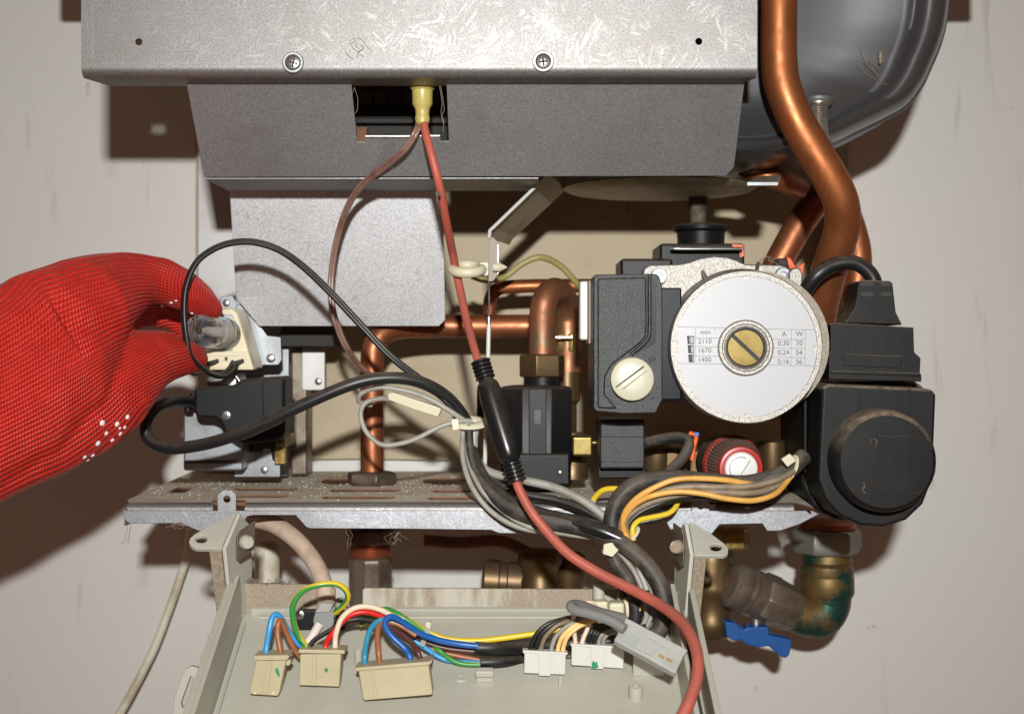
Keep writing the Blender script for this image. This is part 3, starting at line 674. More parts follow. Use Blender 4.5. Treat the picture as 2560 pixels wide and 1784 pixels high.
for i, (y, nb) in enumerate(((852, 3), (875, 2), (898, 1))):
    x0 = 1717+i*2.0; x1 = 1734.5; h_ = 18 if i < 2 else 17
    add_prism(bm, lp, [rot(x0, y-h_/2), rot(x0+7+(3-nb)*2, y-h_/2), rot(x0+7+(3-nb)*2, y+h_/2), rot(x0+2, y+h_/2)], .0001, h=.00005)
    rule(x0, y-h_/2, x1, y-h_/2, 2); rule(x0+2, y+h_/2, x1, y+h_/2, 2); rule(x1, y-h_/2-1, x1, y+h_/2+1, 1.6)
    for q in range(1, nb): rule(x1-q*4.2, y-h_/2, x1-q*4.2, y+h_/2, 1.3)
finish('speed_pictogram', bm, MAT['print_ink'], lab, None)
def text(items, name, m, parent, Y, rotz=0.0, ctr=(0, 0)):
    """flat lettering: (string, px, py, cap height px)"""
    mes = bmesh.new()
    for s, x, y, hgt in items:
        cu = bpy.data.curves.new('t', 'FONT'); cu.body = s; cu.align_x = 'CENTER'; cu.align_y = 'CENTER'; cu.size = R(hgt, Y)/.7
        to = bpy.data.objects.new('t', cu); COL.objects.link(to)
        dg = bpy.context.evaluated_depsgraph_get(); me = bpy.data.meshes.new_from_object(to.evaluated_get(dg))
        x2, y2 = rot(x, y) if rotz else (x, y)
        me.transform(Matrix.Translation(P(x2, y2, Y))@Matrix.Rotation(-rotz, 4, 'Y')@Matrix.Rotation(math.pi/2, 4, 'X'))
        mes.from_mesh(me); bpy.data.meshes.remove(me); bpy.data.objects.remove(to); bpy.data.curves.remove(cu)
    me = bpy.data.meshes.new(name); mes.to_mesh(me); mes.free()
    return finish_me(name, me, m, parent, None)
text([('min', 1763, 832, 12), ('-1', 1786, 825, 6), ('2110', 1762, 855, 12), ('1670', 1762, 878, 12), ('1400', 1762, 901, 12),
      ('A', 1960, 833, 12), ('W', 1998, 832, 12), ('0,30', 1959, 856, 12), ('70', 1998, 856, 12), ('0,24', 1959, 879, 12), ('54', 1998, 879, 12), ('0,16', 1959, 902, 12), ('36', 1998, 902, 12)],
     'figures', MAT['print_ink'], lab, .00054, tl)
# terminal box
tb = prism('terminal_box', FP(-.004), [(1484, 690), (1489, 686), (1640, 684), (1648, 690), (1656, 716), (1656, 1000), (1648, 1014), (1640, 1032), (1560, 1034), (1490, 1028), (1484, 1020)], .062, MAT['black_grain'], pu, bev=.0022, seg=3)
prism('box_lid', FP(-.004), [(1494, 696), (1616, 692), (1617, 828), (1612, 846), (1598, 860), (1556, 892), (1530, 912), (1514, 940), (1512, 985), (1530, 1006), (1544, 1022), (1494, 1020)], .003, MAT['black_grain'], tb, h=.0016, bev=.0012, seg=3)
tube('lid_ridge', [(1624, 686, -.0055), (1624, 760, -.0055), (1624, 825, -.0055), (1620, 845, -.0055), (1606, 862, -.0055), (1578, 886, -.0055)], 5, MAT['black_grain'], tb, 10, 5)
prism('lid_groove', FP(-.0042), [(1630, 690), (1641, 692), (1641, 855), (1628, 866), (1598, 880), (1590, 884), (1600, 872), (1622, 852), (1630, 832)], .0005, MAT['navy_plastic'], tb)
box('box_flank', 1653, 719, 1704, 1000, .012, .055, MAT['navy_plastic'], pu, .001)
kb = flathe('speed_knob', 1579, 947, -.0048, [(54, -.002), (54.5, .004), (53, .0055), (49, .0062), (25, .0066), (0, .0067)], MAT['knob_cream'], tb, 48)
c, s = math.cos(-.62), math.sin(-.62)
def kr(L): return [(1579+x*c-y*s, 945+x*s+y*c) for x, y in L]
prism('knob_slot', FP(-.0117), kr([(-46, -6), (40, -8), (44, -6), (40, -4), (-44, -3)]), .0006, MAT['recess_shade_black'], tb, h=.00003)  # dark sliver paints the shade of the knob groove
prism('knob_slot', FP(-.0117), kr([(-38, 8), (40, 6), (44, 7.5), (-30, 11)]), .0006, MAT['cable_brown'], tb, h=.00002)
bm = bmesh.new()
for x in (1623, 1629, 1635): add_prism(bm, FP(-.0041), [(x, 893), (x+2.2, 893), (x+2.2, 904), (x, 904)], .0004, h=.0002)
for x in (1627, 1633): add_prism(bm, FP(-.0041), [(x, 990), (x+2.2, 988), (x+2.2, 996), (x, 998)], .0004, h=.0002)
finish('speed_mark', bm, MAT['black_shiny'], tb, None)
box('side_tab', 1449, 702, 1474, 850, .04, .055, MAT['connector_white'], pu, .0015)
box('side_block', 1470, 700, 1483, 860, .03, .055, MAT['cable_brown'], pu, .001)
text([('V', 1462, 752, 8), ('2', 1462, 776, 8), ('0', 1462, 806, 8)], 'embossed_mark', MAT['cable_brown'], tb, .0398)

# ---------------------------------------------------------------- black manifold above the pump
mf = thing('flow_manifold', P(1750, 700, .14), 'black plastic manifold with round cap and steel wire clip above the pump', 'manifold')
vlathe('cap', 1752, .15, [(30, 560), (66, 563), (70, 568), (69, 576), (60, 582), (58, 612), (62, 618), (40, 620)], MAT['black_plastic'], mf, 40)
box('block', 1650, 608, 1862, 690, .125, .18, MAT['black_plastic'], mf, .002)
box('arm', 1552, 646, 1682, 705, .11, .16, MAT['black_plastic'], mf, .002)
vlathe('neck', 1752, .15, [(58, 618), (60, 640), (50, 660)], MAT['black_plastic'], mf, 32)
tube('wire_clip', [(1678, 621, .113), (1700, 622, .112), (1780, 622, .112), (1856, 622, .113)], 4.5, MAT['steel'], mf)
prism('orange_seal', FP(.122), [(1830, 610), (1858, 612), (1860, 640), (1850, 644), (1848, 620), (1832, 618)], .003, MAT['orange_clip'], mf)
o = tube('black_riser', [(1745, 400, .18), (1745, 480, .18), (1745, 570, .165)], 24, MAT['black_matt'])
tag(o, 'dark upright tube rising from the black manifold cap', 'tube')
rf = thing('relief_fitting', P(1985, 720, .12), 'black and orange pipe clip between the pump flange and the copper pipe', 'clip')
box('clip_body', 1945, 645, 1975, 668, .11, .13, MAT['black_plastic'], rf, .001)
prism('orange_jaw', FP(.105), [(1966, 640), (1978, 646), (1990, 668), (2012, 655), (2008, 690), (1985, 690), (1972, 668)], .006, MAT['orange_clip'], rf, bev=.0006)
box('orange_ring', 2056, 808, 2078, 858, .088, .105, MAT['orange_clip'], rf, .001)
strands(rf, 1915, 640, .1, 26, 7, sp=14)
o = tube('grey_strip', [(2080, 700, .16), (2075, 760, .16), (2060, 860, .16)], 13, MAT['cable_grey'])
tag(o, 'pale strip seen between the pump label and the black actuator plug', 'strip')

# ---------------------------------------------------------------- valve actuator (right)
ac = thing('valve_actuator', P(2190, 1320, .07), 'large black valve actuator with round front cap and plug on top', 'actuator')
outl = [(2052, 964), (2070, 956), (2330, 968), (2344, 980), (2338, 1120), (2334, 1200), (2310, 1262), (2268, 1302), (2210, 1320), (2150, 1316), (2095, 1290), (2060, 1250), (2042, 1195)]
prism('body', FP(.018), outl, .06, MAT['black_matt'], ac, bev=.004, seg=4, taper=.02)
prism('rear_body', FP(.06), [(1998, 960), (2290, 950), (2320, 975), (2316, 1180), (2270, 1275), (2190, 1306), (2090, 1300), (2030, 1270), (2004, 1215)], .07, MAT['black_matt'], ac, bev=.004, seg=3)
for x in (2010, 2028): box('flank_rib', x, 990, x+8, 1180, .05, .07, MAT['black_matt'], ac, .0008)
for x in (2146, 2272): prism('front_rib', FP(.018), [(x, 972), (x+5, 972), (x+5, 1040), (x, 1030)], .001, MAT['black_matt'], ac, h=.0006, bev=.0003)
flathe('round_cap', 2196, 1148, .018, [(129, -.002), (127, .008), (125, .0155), (121, .018), (113, .0195), (60, .0198), (0, .0198)], MAT['black_matt'], ac, 64)
prism('cap_panel', FP(-.0018), rect(2195, 1090, 2272, 1230), .0004, MAT['black_matt'], ac, h=.0002, bev=.0002)
strands(ac, 2180, 1096, -.0022, 20, 2, sp=6); strands(ac, 2336, 1160, .03, 60, 2, sp=6); strands(ac, 2158, 1205, -.0022, 26, 2, sp=4)
# plug
pgk = prism('plug', FP(.03), [(2076, 812), (2082, 806), (2284, 818), (2286, 880), (2302, 895), (2300, 934), (2304, 936), (2304, 954), (2072, 948), (2072, 882), (2076, 878)], .05, MAT['black_matt'], ac, bev=.0012)
prism('plug_panel', FP(.03), [(2110, 884), (2256, 890), (2254, 920), (2108, 914)], .001, MAT['black_matt'], pgk, h=.0006, bev=.0004)
prism('plug_step', FP(.03), [(2076, 926), (2302, 932), (2302, 940), (2076, 933)], .002, MAT['black_matt'], pgk, h=.0012, bev=.0004)
prism('plug_neck', FP(.036), [(2146, 704), (2152, 700), (2226, 702), (2232, 708), (2236, 745), (2240, 780), (2256, 812), (2112, 808), (2136, 770), (2142, 740)], .03, MAT['black_matt'], ac, bev=.004, seg=3)
for i, y in enumerate((710, 735)):
    for x0, x1 in ((2150, 2186), (2200, 2232)):
        prism('grip_slot', FP(.0358), ell((x0+x1)/2, y, (x1-x0)/2, 6, 14), .0006, MAT['recess_shade_black'], ac)  # dark ovals paint the shade inside the grip slots
tube('actuator_cable', [(2002, 760, .06), (2012, 730, .055), (2040, 690, .05), (2085, 662, .05), (2135, 657, .05), (2170, 678, .05), (2186, 705, .05), (2190, 740, .05)], 19, MAT['cable_black'], ac, 16)

# ---------------------------------------------------------------- pressure sensor, relief valve
ps = thing('pressure_switch', P(1555, 1190, .06), 'black box-shaped pressure switch below the pump terminal box', 'switch')
box('housing', 1500, 1048, 1612, 1172, .045, .09, MAT['black_grain'], ps, .0012)
prism('raised_band', FP(.045), rect(1503, 1052, 1609, 1092), .002, MAT['black_grain'], ps, h=.0007, bev=.0004)
prism('raised_band', FP(.045), rect(1503, 1154, 1609, 1168), .002, MAT['black_grain'], ps, h=.0007, bev=.0004)
bx = prism('base', FP(.055), rect(1494, 1168, 1616, 1196), .04, MAT['black_plastic'], ps, bev=.001)
bf = thing('brass_fitting', P(1458, 1140, .09), 'small square brass fitting beside the black pressure switch', 'fitting')
box('nut', 1430, 1090, 1482, 1140, .08, .10, MAT['brass_bright'], bf, .0016)
a = P(1478, 1106, .088); lathe('pin', a, (1, 0, 0), [(.0014, 0), (.0014, .004), (.0022, .0042), (.0022, .005), (.0012, .0052), (.0012, .007)], MAT['brass_bright'], bf, 16)
vlathe('elbow', 1430, .12, [(30, 1080), (34, 1090), (34, 1150), (40, 1160), (40, 1195), (20, 1200)], MAT['brass_dark'], bf, 20)
rv = thing('relief_valve', P(1830, 1240, .08), 'red ribbed relief valve cap with white arrow disc below the pump', 'valve')
a = P(1822, 1156, .085); b = P(1854, 1171, .038); L = (b-a).length; u_ = R(1, .06)
cp = lathe('cap_ring', a, b-a, [(50*u_, .005), (72*u_, .007), (75*u_, .011), (75*u_, .015), (70*u_, .018)], MAT['red_plastic'], rv, 48)
lathe('ribbed_cap', a, b-a, [(71*u_, .012), (70.5*u_, .019), (60*u_, L*.80), (54*u_, L*.9)], MAT['red_dusty'], rv, 96, ang=15, ribs=1, rd=.045)
lathe('cap_top', a, b-a, [(50*u_, L*.82), (55*u_, L*.84), (55*u_, L*.93), (52*u_, L*.97), (46*u_, L*.975), (43*u_, L*.95), (41*u_, L*.95)], MAT['red_plastic'], rv, 48)
dsc = lathe('arrow_disc', a, b-a, [(40.5*u_, L*.90), (40.5*u_, L*.975), (38*u_, L*.995), (20*u_, L*1.02), (0, L*1.03)], MAT['white_disc'], rv, 40)
lathe('barrel', a, b-a, [(60*u_, -.03), (66*u_, -.03), (66*u_, .006), (60*u_, .008)], MAT['cable_dusty'], rv, 32)
lathe('stem', a, b-a, [(40*u_, -.07), (40*u_, -.028)], MAT['brass_dark'], rv, 20)
dn = (b-a).normalized(); dp = Pl(a+dn*(L*1.032), dn)
bm = bmesh.new()
arc = [(1853+29*math.cos(t_), 1171+29*math.sin(t_)) for t_ in [math.radians(150+i*9) for i in range(17)]]
add_tube(bm, [(dp.hit(*q), .00016) for q in arc], 5)
add_tube(bm, [(dp.hit(*q), .00018) for q in ((1876, 1150), (1860, 1175), (1843, 1200))], 5)
finish('arrow_print', bm, MAT['print_ink'], dsc, None)
# grimy parts between pump and shelf
o = tube('dusty_cable', [(1610, 1108, .09), (1650, 1098, .085), (1700, 1093, .08), (1722, 1108, .075), (1706, 1145, .07), (1668, 1185, .065), (1636, 1225, .06)], 14, MAT['cable_dusty'])
tag(o, 'dusty brown cable hooking round beside the red relief valve', 'cable')
oc = thing('orange_clip', P(1728, 1140, .08), 'orange and blue plastic clip left of the red relief valve', 'clip')
tube('orange_loop', [(1722, 1082, .08), (1740, 1090, .08), (1734, 1120, .08), (1730, 1150, .08)], 6, MAT['orange_clip'], oc)
box('blue_tip', 1736, 1080, 1748, 1090, .078, .084, MAT['blue_clip'], oc, .0004)
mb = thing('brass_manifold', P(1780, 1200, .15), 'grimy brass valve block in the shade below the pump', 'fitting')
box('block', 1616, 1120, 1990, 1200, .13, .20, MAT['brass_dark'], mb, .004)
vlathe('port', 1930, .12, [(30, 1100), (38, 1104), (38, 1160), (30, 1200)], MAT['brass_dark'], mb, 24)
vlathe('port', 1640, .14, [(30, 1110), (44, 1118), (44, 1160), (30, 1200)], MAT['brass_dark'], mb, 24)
# ---------------------------------------------------------------- pipe fittings under the shelf
t = thing('pipe_union', P(925, 1560, .16), 'dirty brass pipe union hanging below the shelf left of centre', 'fitting')
vlathe('nut', 926, .165, [(40, 1318), (62, 1322), (64, 1330), (64, 1352), (56, 1360), (40, 1362)], MAT['fitting_grey'], t, 6, bev=.001)
vlathe('thread', 926, .165, [(50, 1358)]+[q for i in range(5) for q in ((52, 1362+i*6), (49, 1365+i*6))]+[(46, 1394)], MAT['copper_dull'], t, 28)
vlathe('sleeve', 926, .165, [(46, 1390), (55, 1394), (56, 1404), (54, 1410), (54, 1560), (50, 1566)], MAT['fitting_grey'], t, 10, bev=.001)
t = thing('brass_tee', P(1290, 1500, .2), 'grimy brass tee fitting below the middle of the shelf', 'fitting')
a = P(1205, 1448, .2); u_ = R(1, .2)
lathe('arm', a, (1, 0, -.06), [(44*u_, 0), (52*u_, .002), (52*u_, .012), (46*u_, .013), (46*u_, .018), (50*u_, .019), (50*u_, .034), (44*u_, .042)], MAT['brass_dark'], t, 28)
vlathe('riser', 1350, .19, [(30, 1372), (52, 1376), (56, 1386), (56, 1404), (48, 1416), (46, 1440), (50, 1450), (50, 1540)], MAT['brass_dark'], t, 28)
vlathe('cap', 1420, .22, [(30, 1380), (44, 1390), (44, 1440), (30, 1500)], MAT['brass_dark'], t, 20)
t = thing('copper_tail', P(1180, 1400, .24), 'dim copper pipe tail in the shade under the shelf', 'pipe')
tube('tail', [(1060, 1350, .262), (1150, 1356, .262), (1250, 1352, .262), (1330, 1385, .25)], 15, MAT['rust_and_shade'], t)
# isolating valve, right
t = thing('isolating_valve', P(1960, 1640, .2), 'corroded brass isolating valve with blue wing handle at lower right', 'valve')
YV = .2; u_ = R(1, YV)
vlathe('top_nut', 2066, YV, [(60, 1316), (82, 1322), (88, 1332), (88, 1366), (80, 1380), (60, 1386)], MAT['zinc_patina'], t, 6, phase=.2, bev=.0015)
vlathe('upper_neck', 2070, YV, [(50, 1300), (66, 1306), (70, 1318), (60, 1324)], MAT['copper_dull'], t, 28)
vlathe('tail_piece', 2068, YV, [(58, 1380), (61, 1388), (62, 1402), (57, 1406), (64, 1412), (66, 1430), (64, 1436), (66, 1440), (67, 1480), (62, 1490)], MAT['brass_patina'], t, 32)
tube('elbow', [(2068, 1486, YV, 60), (2066, 1512, YV, 58), (2050, 1536, YV-.002, 56), (2016, 1538, YV-.004, 52), (1980, 1524, YV-.006, 48)], 56, MAT['brass_patina'], t, 28, 6)
a = P(1990, 1528, YV-.004); b = P(1822, 1456, YV-.02); L = (b-a).length
lathe('union_nut', a, b-a, [(44*u_, 0), (54*u_, .002), (58*u_, .008), (62*u_, L*.33), (64*u_, L*.36), (64*u_, L*.54), (60*u_, L*.57)], MAT['fitting_grey'], t, 8, bev=.001)
lathe('valve_barrel', a, b-a, [(56*u_, L*.55), (58*u_, L*.6), (57*u_, L*.72), (60*u_, L*.74), (58*u_, L*.80), (60*u_, L*.82), (57*u_, L*.95), (44*u_, L)], MAT['fitting_grey'], t, 32)
vlathe('stem', 1890, .185, [(14, 1510), (16, 1560)], MAT['steel'], t, 16)
prism('wing_handle', FP(.17), [(1812, 1552), (1842, 1556), (1850, 1568), (1862, 1572), (1868, 1566), (1912, 1566), (1922, 1566), (1924, 1586), (1978, 1598), (1980, 1606), (1974, 1636), (1966, 1644), (1954, 1642), (1922, 1614), (1898, 1618), (1870, 1612), (1850, 1598), (1836, 1602), (1816, 1590)], .014, MAT['blue_handle'], t, bev=.0025, seg=3)
t = thing('lower_fitting', P(1770, 1600, .22), 'brass fitting half hidden behind the right hinge arm', 'fitting')
vlathe('nut', 1830, .16, [(30, 1318), (44, 1320), (46, 1324), (46, 1366), (42, 1370), (30, 1372)], MAT['brass'], t, 6, phase=.3, bev=.001)
vlathe('column', 1778, .2, [(50, 1372), (58, 1400), (52, 1440), (58, 1460), (58, 1478), (54, 1484), (54, 1540), (58, 1550), (52, 1580), (40, 1592)], MAT['brass_dark'], t, 28)
# plastic conduit and hose
o = vlathe('conduit', 668, .2, [(0, 1352), (20, 1354), (28, 1362), (31, 1376), (32, 1700), (10, 1702)], MAT['conduit'], None, 24)
tag(o, 'cream plastic conduit standing behind the left hinge arm', 'conduit')
o = tube('cream_hose', [(476, 1320, .283), (468, 1385, .283), (448, 1450, .283), (420, 1530, .281), (385, 1620, .279), (340, 1710, .277), (290, 1800, .275), (200, 1960, .275)], 10.5, MAT['hose_cream'], None, 14)
tag(o, 'thin cream hose slanting down the wall at lower left', 'hose')

# ---------------------------------------------------------------- fold-down tray
ANG = math.radians(23.5)
TO = P(1280, 1548, .03)
TP = Pl(TO, (0, -math.sin(ANG), math.cos(ANG)), (0, 1, 0))
tr = thing('control_tray', TP.hit(1170, 1700), 'grey-beige plastic tray hinged open below the shelf, holding the connectors', 'tray')
def tpx(px, py, h=0): return TP.px(px, py, h)
uL0, v0 = tpx(620, 1546); uR0, _ = tpx(1650, 1546)
vF = tpx(1280, 2050)[1]
MT = MAT['tray_plastic']
def tbox(name, u0, u1, v0_, v1_, h0, h1, m=MT, parent=None, bev=.0006, seg=2):
    return prism(name, TP, [(u0, v0_), (u1, v0_), (u1, v1_), (u0, v1_)], h1-h0, m, parent or tr, raw=True, h=h1, bev=bev, seg=seg)
tbox('floor', uL0-.004, uR0+.006, vF, v0+.006, -.003, 0)
tbox('left_wall', uL0-.0065, uL0-.0035, vF, v0+.004, 0, .029)
tbox('left_rail', uL0-.0105, uL0-.0067, vF, v0+.004, .010, .027)
tbox('left_ridge', uL0-.0015, uL0, vF, v0-.006, 0, .0025, bev=.0008)
tbox('right_wall', uR0+.0045, uR0+.0075, vF, v0-.004, 0, .028)
tbox('right_rail', uR0+.0150, uR0+.0185, vF, v0-.012, .002, .029)
tbox('right_channel', uR0+.0075, uR0+.0150, vF, v0-.012, .0, .010, MAT['tray_grimy'])
tbox('right_inner_rail', uR0+.0095, uR0+.0108, vF, v0-.03, .010, .026)
tbox('rear_ridge', uL0+.006, uR0-.004, v0-.0012, v0, 0, .0025, bev=.0008)
# rear wall in two lengths, the grime on its face is its own
pw = FP(TP.pt(0, v0+.0045).y)
rw = prism('rear_wall', pw, [(604, 1464), (610, 1456), (800, 1461), (838, 1470), (838, 1560), (604, 1560)], .003, MAT['tray_dirty'], tr, bev=.0007)
rw2 = prism('rear_wall', pw, [(906, 1474), (912, 1469), (1480, 1472), (1708, 1478), (1708, 1560), (906, 1560)], .003, MAT['tray_dirty'], tr, bev=.0007)
tbox('rear_step', uL0+.002, uR0+.004, v0+.001, v0+.0046, 0, .006)
# posts, bosses, catches
def boss(px, py, r, hh, m=MT):
    p = TP.hit(px, py); u_ = R(r, p.y)
    lathe('boss', p, TP.n, [(u_*1.05, 0), (u_, hh-.0006), (u_*.93, hh), (u_*.45, hh), (u_*.4, hh-.002), (0, hh-.002)], m, tr, 24)
boss(1589, 1742, 17, .008); boss(897, 1664, 9, .012); boss(853, 1513, 16, .004); boss(1152, 1694, 15, .0008)
tbox('catch', *[tpx(1191, 1700)[0], tpx(1233, 1700)[0]], tpx(1200, 1703)[1]-.001, tpx(1200, 1703)[1]+.003, 0, .008)
tbox('catch_lip', *[tpx(1190, 1700)[0], tpx(1234, 1700)[0]], tpx(1200, 1703)[1]-.003, tpx(1200, 1703)[1]-.001, .005, .009)
tbox('divider', tpx(1582, 1690)[0], tpx(1660, 1690)[0], tpx(1600, 1690)[1], tpx(1600, 1690)[1]+.002, 0, .020)
tbox('pillar', tpx(1396, 1716)[0], tpx(1405, 1716)[0], tpx(1400, 1716)[1], tpx(1400, 1716)[1]+.002, 0, .006)
vlathe('guide_post', 1497, TP.pt(0, v0).y-.004, [(13, 1456), (14.5, 1458), (15, 1510), (20, 1514), (22, 1545)], MT, tr, 24)
# clip frame on the outer left side
cq = [(478, 1664), (494, 1668), (498, 1690), (470, 1784), (430, 1790), (436, 1740), (462, 1672)]
prism('side_catch', FP(-.028), cq, .004, MT, tr, holes=[[(476, 1690), (484, 1694), (470, 1750), (456, 1770), (452, 1756)]], bev=.0006)
# hinge arms
def arm(front, ear, eh, back, pin_x, sg, mfront):
    prism('arm_front', FP(.018), front, .003, mfront, tr, bev=.0005)
    slab('arm_web', back, .0025*sg, MT, tr)
    ep = Pl(P(ear[0][0], ear[0][1], .016), (0, -.62, .785), (0, 1, 0))
    return prism('ear', ep, ear, .003, MT, tr, holes=[ell(eh[0], eh[1], 15, 9, 20)], bev=.0006)
arm([(522, 1372), (553, 1369), (571, 1532), (541, 1531)], [(553, 1370), (590, 1285), (580, 1286), (563, 1292), (523, 1313), (486, 1334), (475, 1344), (472, 1354), (477, 1364), (490, 1370), (521, 1370)], (503, 1347),
    [P(554, 1370, .018), P(591, 1284, .022), P(618, 1312, .045), P(622, 1420, .045), P(618, 1548, .04), P(571, 1533, .018)], 0, 1, MAT['tray_grimy'])
arm([(1736, 1386), (1767, 1392), (1750, 1547), (1721, 1547)], [(1736, 1386), (1722, 1306), (1733, 1307), (1775, 1330), (1812, 1358), (1821, 1370), (1820, 1382), (1810, 1388), (1767, 1388)], (1790, 1367),
    [P(1736, 1386, .018), P(1721, 1305, .022), P(1700, 1330, .045), P(1694, 1427, .045), P(1696, 1548, .04), P(1721, 1547, .018)], 0, -1, MAT['tray_grimy'])
prism('ledge', Pl(P(555, 1532, .018), (0, -.7, .7), (0, 1, 0)), [(541, 1531), (571, 1533), (530, 1640), (500, 1640), (520, 1590), (517, 1586), (527, 1584)], .003, MT, tr, bev=.0006)
prism('ledge', Pl(P(1735, 1547, .018), (0, -.7, .7), (0, 1, 0)), [(1721, 1548), (1751, 1548), (1764, 1600), (1762, 1610), (1746, 1608)], .003, MT, tr, bev=.0006)
# sheet steel hinge lugs with plastic pins
for q, sg in ((0, 1), (1, -1)):
    h = thing('hinge_lug', P(610 if q == 0 else 1705, 1400, .05), 'small steel hinge lug with plastic pin on the '+('left hinge arm' if q == 0 else 'right hinge arm'), 'hinge')
    if q == 0:
        slab('lug', [P(589, 1342, .010), P(598, 1326, .011), P(636, 1300, .020), P(632, 1372, .020), P(597, 1400, .010), P(589, 1394, .010)], .0012, MAT['fitting_grey'], h, .0003)
        lathe('pin', P(613, 1354, .013), (.55, -.8, .05), [(.0035, -.004), (.0044, 0), (.0044, .0035), (.0036, .0048), (0, .005)], MAT['pin_plastic'], h, 12)
    else:
        slab('lug', [P(1714, 1340, .010), P(1708, 1322, .011), P(1686, 1306, .020), P(1690, 1392, .020), P(1704, 1414, .010), P(1713, 1410, .010)], -.0012, MAT['fitting_grey'], h, .0003)
        lathe('pin', P(1696, 1366, .013), (-.5, -.8, .05), [(.0035, -.004), (.0042, 0), (.0042, .0035), (.0034, .0048), (0, .005)], MAT['pin_plastic'], h, 12)
bm = bmesh.new()
for i in range(30):
    x = random.uniform(612, 730); pts = [(x, 1456, .033)]
    for k in range(4): pts.append((pts[-1][0]+random.uniform(-9, 9), 1455+random.uniform(-12, 4), .033+random.uniform(-.002, .001)))
    add_tube(bm, pth(pts, .6, 4), 4)
finish('dust_fibre', bm, MAT['fluff'], tr, None)
# ---------------------------------------------------------------- ignition lead
ic = thing('ignition_cable', P(1290, 1200, .0), 'red ignition cable with yellow boot and black ribbed sleeve crossing the whole boiler', 'cable')
tube('cable', [(1058, 300, .036), (1066, 340, .03), (1082, 400, .026), (1100, 470, .03), (1117, 560, .05), (1133, 640, .078), (1143, 690, .085), (1160, 770, .07), (1180, 850, .045), (1196, 905, .03), (1206, 940, .024)], 10.5, MAT['cable_red'], ic, 16)
tube('cable', [(1284, 1180, .012, 11), (1298, 1222, .008, 11.5), (1327, 1276, .004, 12), (1373, 1334, .0, 12.5), (1423, 1385, -.006, 13), (1499, 1433, -.012, 13.5), (1575, 1470, -.02, 13.5), (1650, 1511, -.034, 14), (1698, 1548, -.05, 14.5), (1728, 1590, -.066, 15), (1744, 1640, -.08, 15), (1743, 1690, -.09, 15.5), (1729, 1738, -.098, 15.5), (1706, 1788, -.104, 16), (1660, 1850, -.11, 16)], 14, MAT['cable_red'], ic, 16)
by = .036
vlathe('boot', 1056, by, [(20, 190), (30, 194), (31, 222), (26, 227), (25, 262), (21, 268), (18, 274), (17, 288), (19, 296), (17, 308), (11, 313)], MAT['nylon_yellow'], ic, 24)
a = P(1200, 900, .026); b = P(1294, 1206, .008); L = (b-a).length; u_ = R(1, .02)
pr = []
for i in range(5): pr += [(19*u_, L*(.0+i*.032)), (25*u_, L*(.008+i*.032)), (25*u_, L*(.022+i*.032)), (19*u_, L*(.03+i*.032))]
pr += [(20*u_, L*.175), (27*u_, L*.2), (29*u_, L*.24), (31*u_, L*.32), (31*u_, L*.70), (28.5*u_, L*.78), (24*u_, L*.82), (20*u_, L*.835)]
for i in range(5): pr += [(18*u_, L*(.84+i*.032)), (24*u_, L*(.848+i*.032)), (24*u_, L*(.862+i*.032)), (18*u_, L*(.868+i*.032))]
lathe('resistor_sleeve', a, b-a, pr, MAT['black_shiny'], ic, 28)
prism('scorch_mark', FP(.0185), ell(1098, 484, 4, 6), .0001, MAT['recess_shade_black'], ic)
o = tube('clear_twin_wire', [(1048, 306, .04), (1040, 330, .032), (1010, 375, .036), (960, 418, .05), (905, 462, .07), (868, 520, .09), (842, 600, .105), (829, 680, .11), (828, 745, .11), (840, 805, .11), (862, 860, .115), (895, 910, .13), (925, 935, .14)], 5, MAT['twin_clear'], None, 10, 8, twin=True)
tag(o, 'thin pinkish clear twin wire curving down from the yellow boot', 'wire')
# strip bracket with cable ring
sb = thing('strip_bracket', P(1226, 700, .1), 'bent bright metal strip holding the cream cable ring', 'bracket')
fr = [P(1372, 436, .10), P(1234, 569, .10), P(1225, 577, .10), P(1223, 596, .10)]
bk = [P(1420, 470, .16), P(1290, 590, .16), P(1280, 600, .15), P(1274, 612, .15)]
for i in range(3): slab('strip', [fr[i], fr[i+1], bk[i+1], bk[i]], .0011, MAT['pan_metal'], sb, 0)
bm = bmesh.new(); add_tube(bm, [(q+Vector((0, -.003, 0)), .0012) for q in fr], 8); finish('strip_edge', bm, MAT['edge_glint'], sb)
prism('tab', FP(.0985), [(1223, 593), (1234, 593), (1246, 608), (1246, 686), (1232, 703), (1221, 703)], .001, MAT['tab_metal'], sb, bev=.0002)
box('tab_edge', 1243.5, 612, 1246.5, 684, .0979, .099, MAT['edge_glint'], sb, .0001)
cr = thing('cable_ring', P(1165, 700, .085), 'cream nylon ring round the red cable on the strip bracket', 'clip')
pts = []
for k in range(32):
    q = 2*math.pi*k/32; pts.append((P(1168+37*math.cos(q), 672+math.sin(q)*12, .085)+Vector((0, -math.sin(q)*.010, 0)), .0034))
tube3('ring', pts, MAT['nylon'], cr, 12, raw=True, closed=True)
box('shank', 1198, 654, 1222, 690, .084, .092, MAT['nylon'], cr, .0012)
a = P(1244, 668, .095); lathe('barb', a, (1, 0, .0), [(.0028, -.003), (.0030, .0), (.0034, .001), (.0006, .006), (0, .0062)], MAT['nylon'], cr, 16)
el = thing('electrode_lead', P(1215, 1170, .1), 'thin rod and white sleeved lead running down from the strip bracket', 'lead')
tube('rod', [(1222, 702, .1), (1223, 760, .1), (1222, 800, .1)], 3, MAT['dark_steel'], el, 8)
tube('ferrule', [(1222, 792, .1), (1222, 812, .1)], 5, MAT['steel'], el, 10)
tube('sleeve', [(1222, 810, .1), (1220, 900, .1), (1215, 1060, .1), (1212, 1175, .1), (1211, 1210, .1)], 5.5, MAT['porcelain'], el, 10)
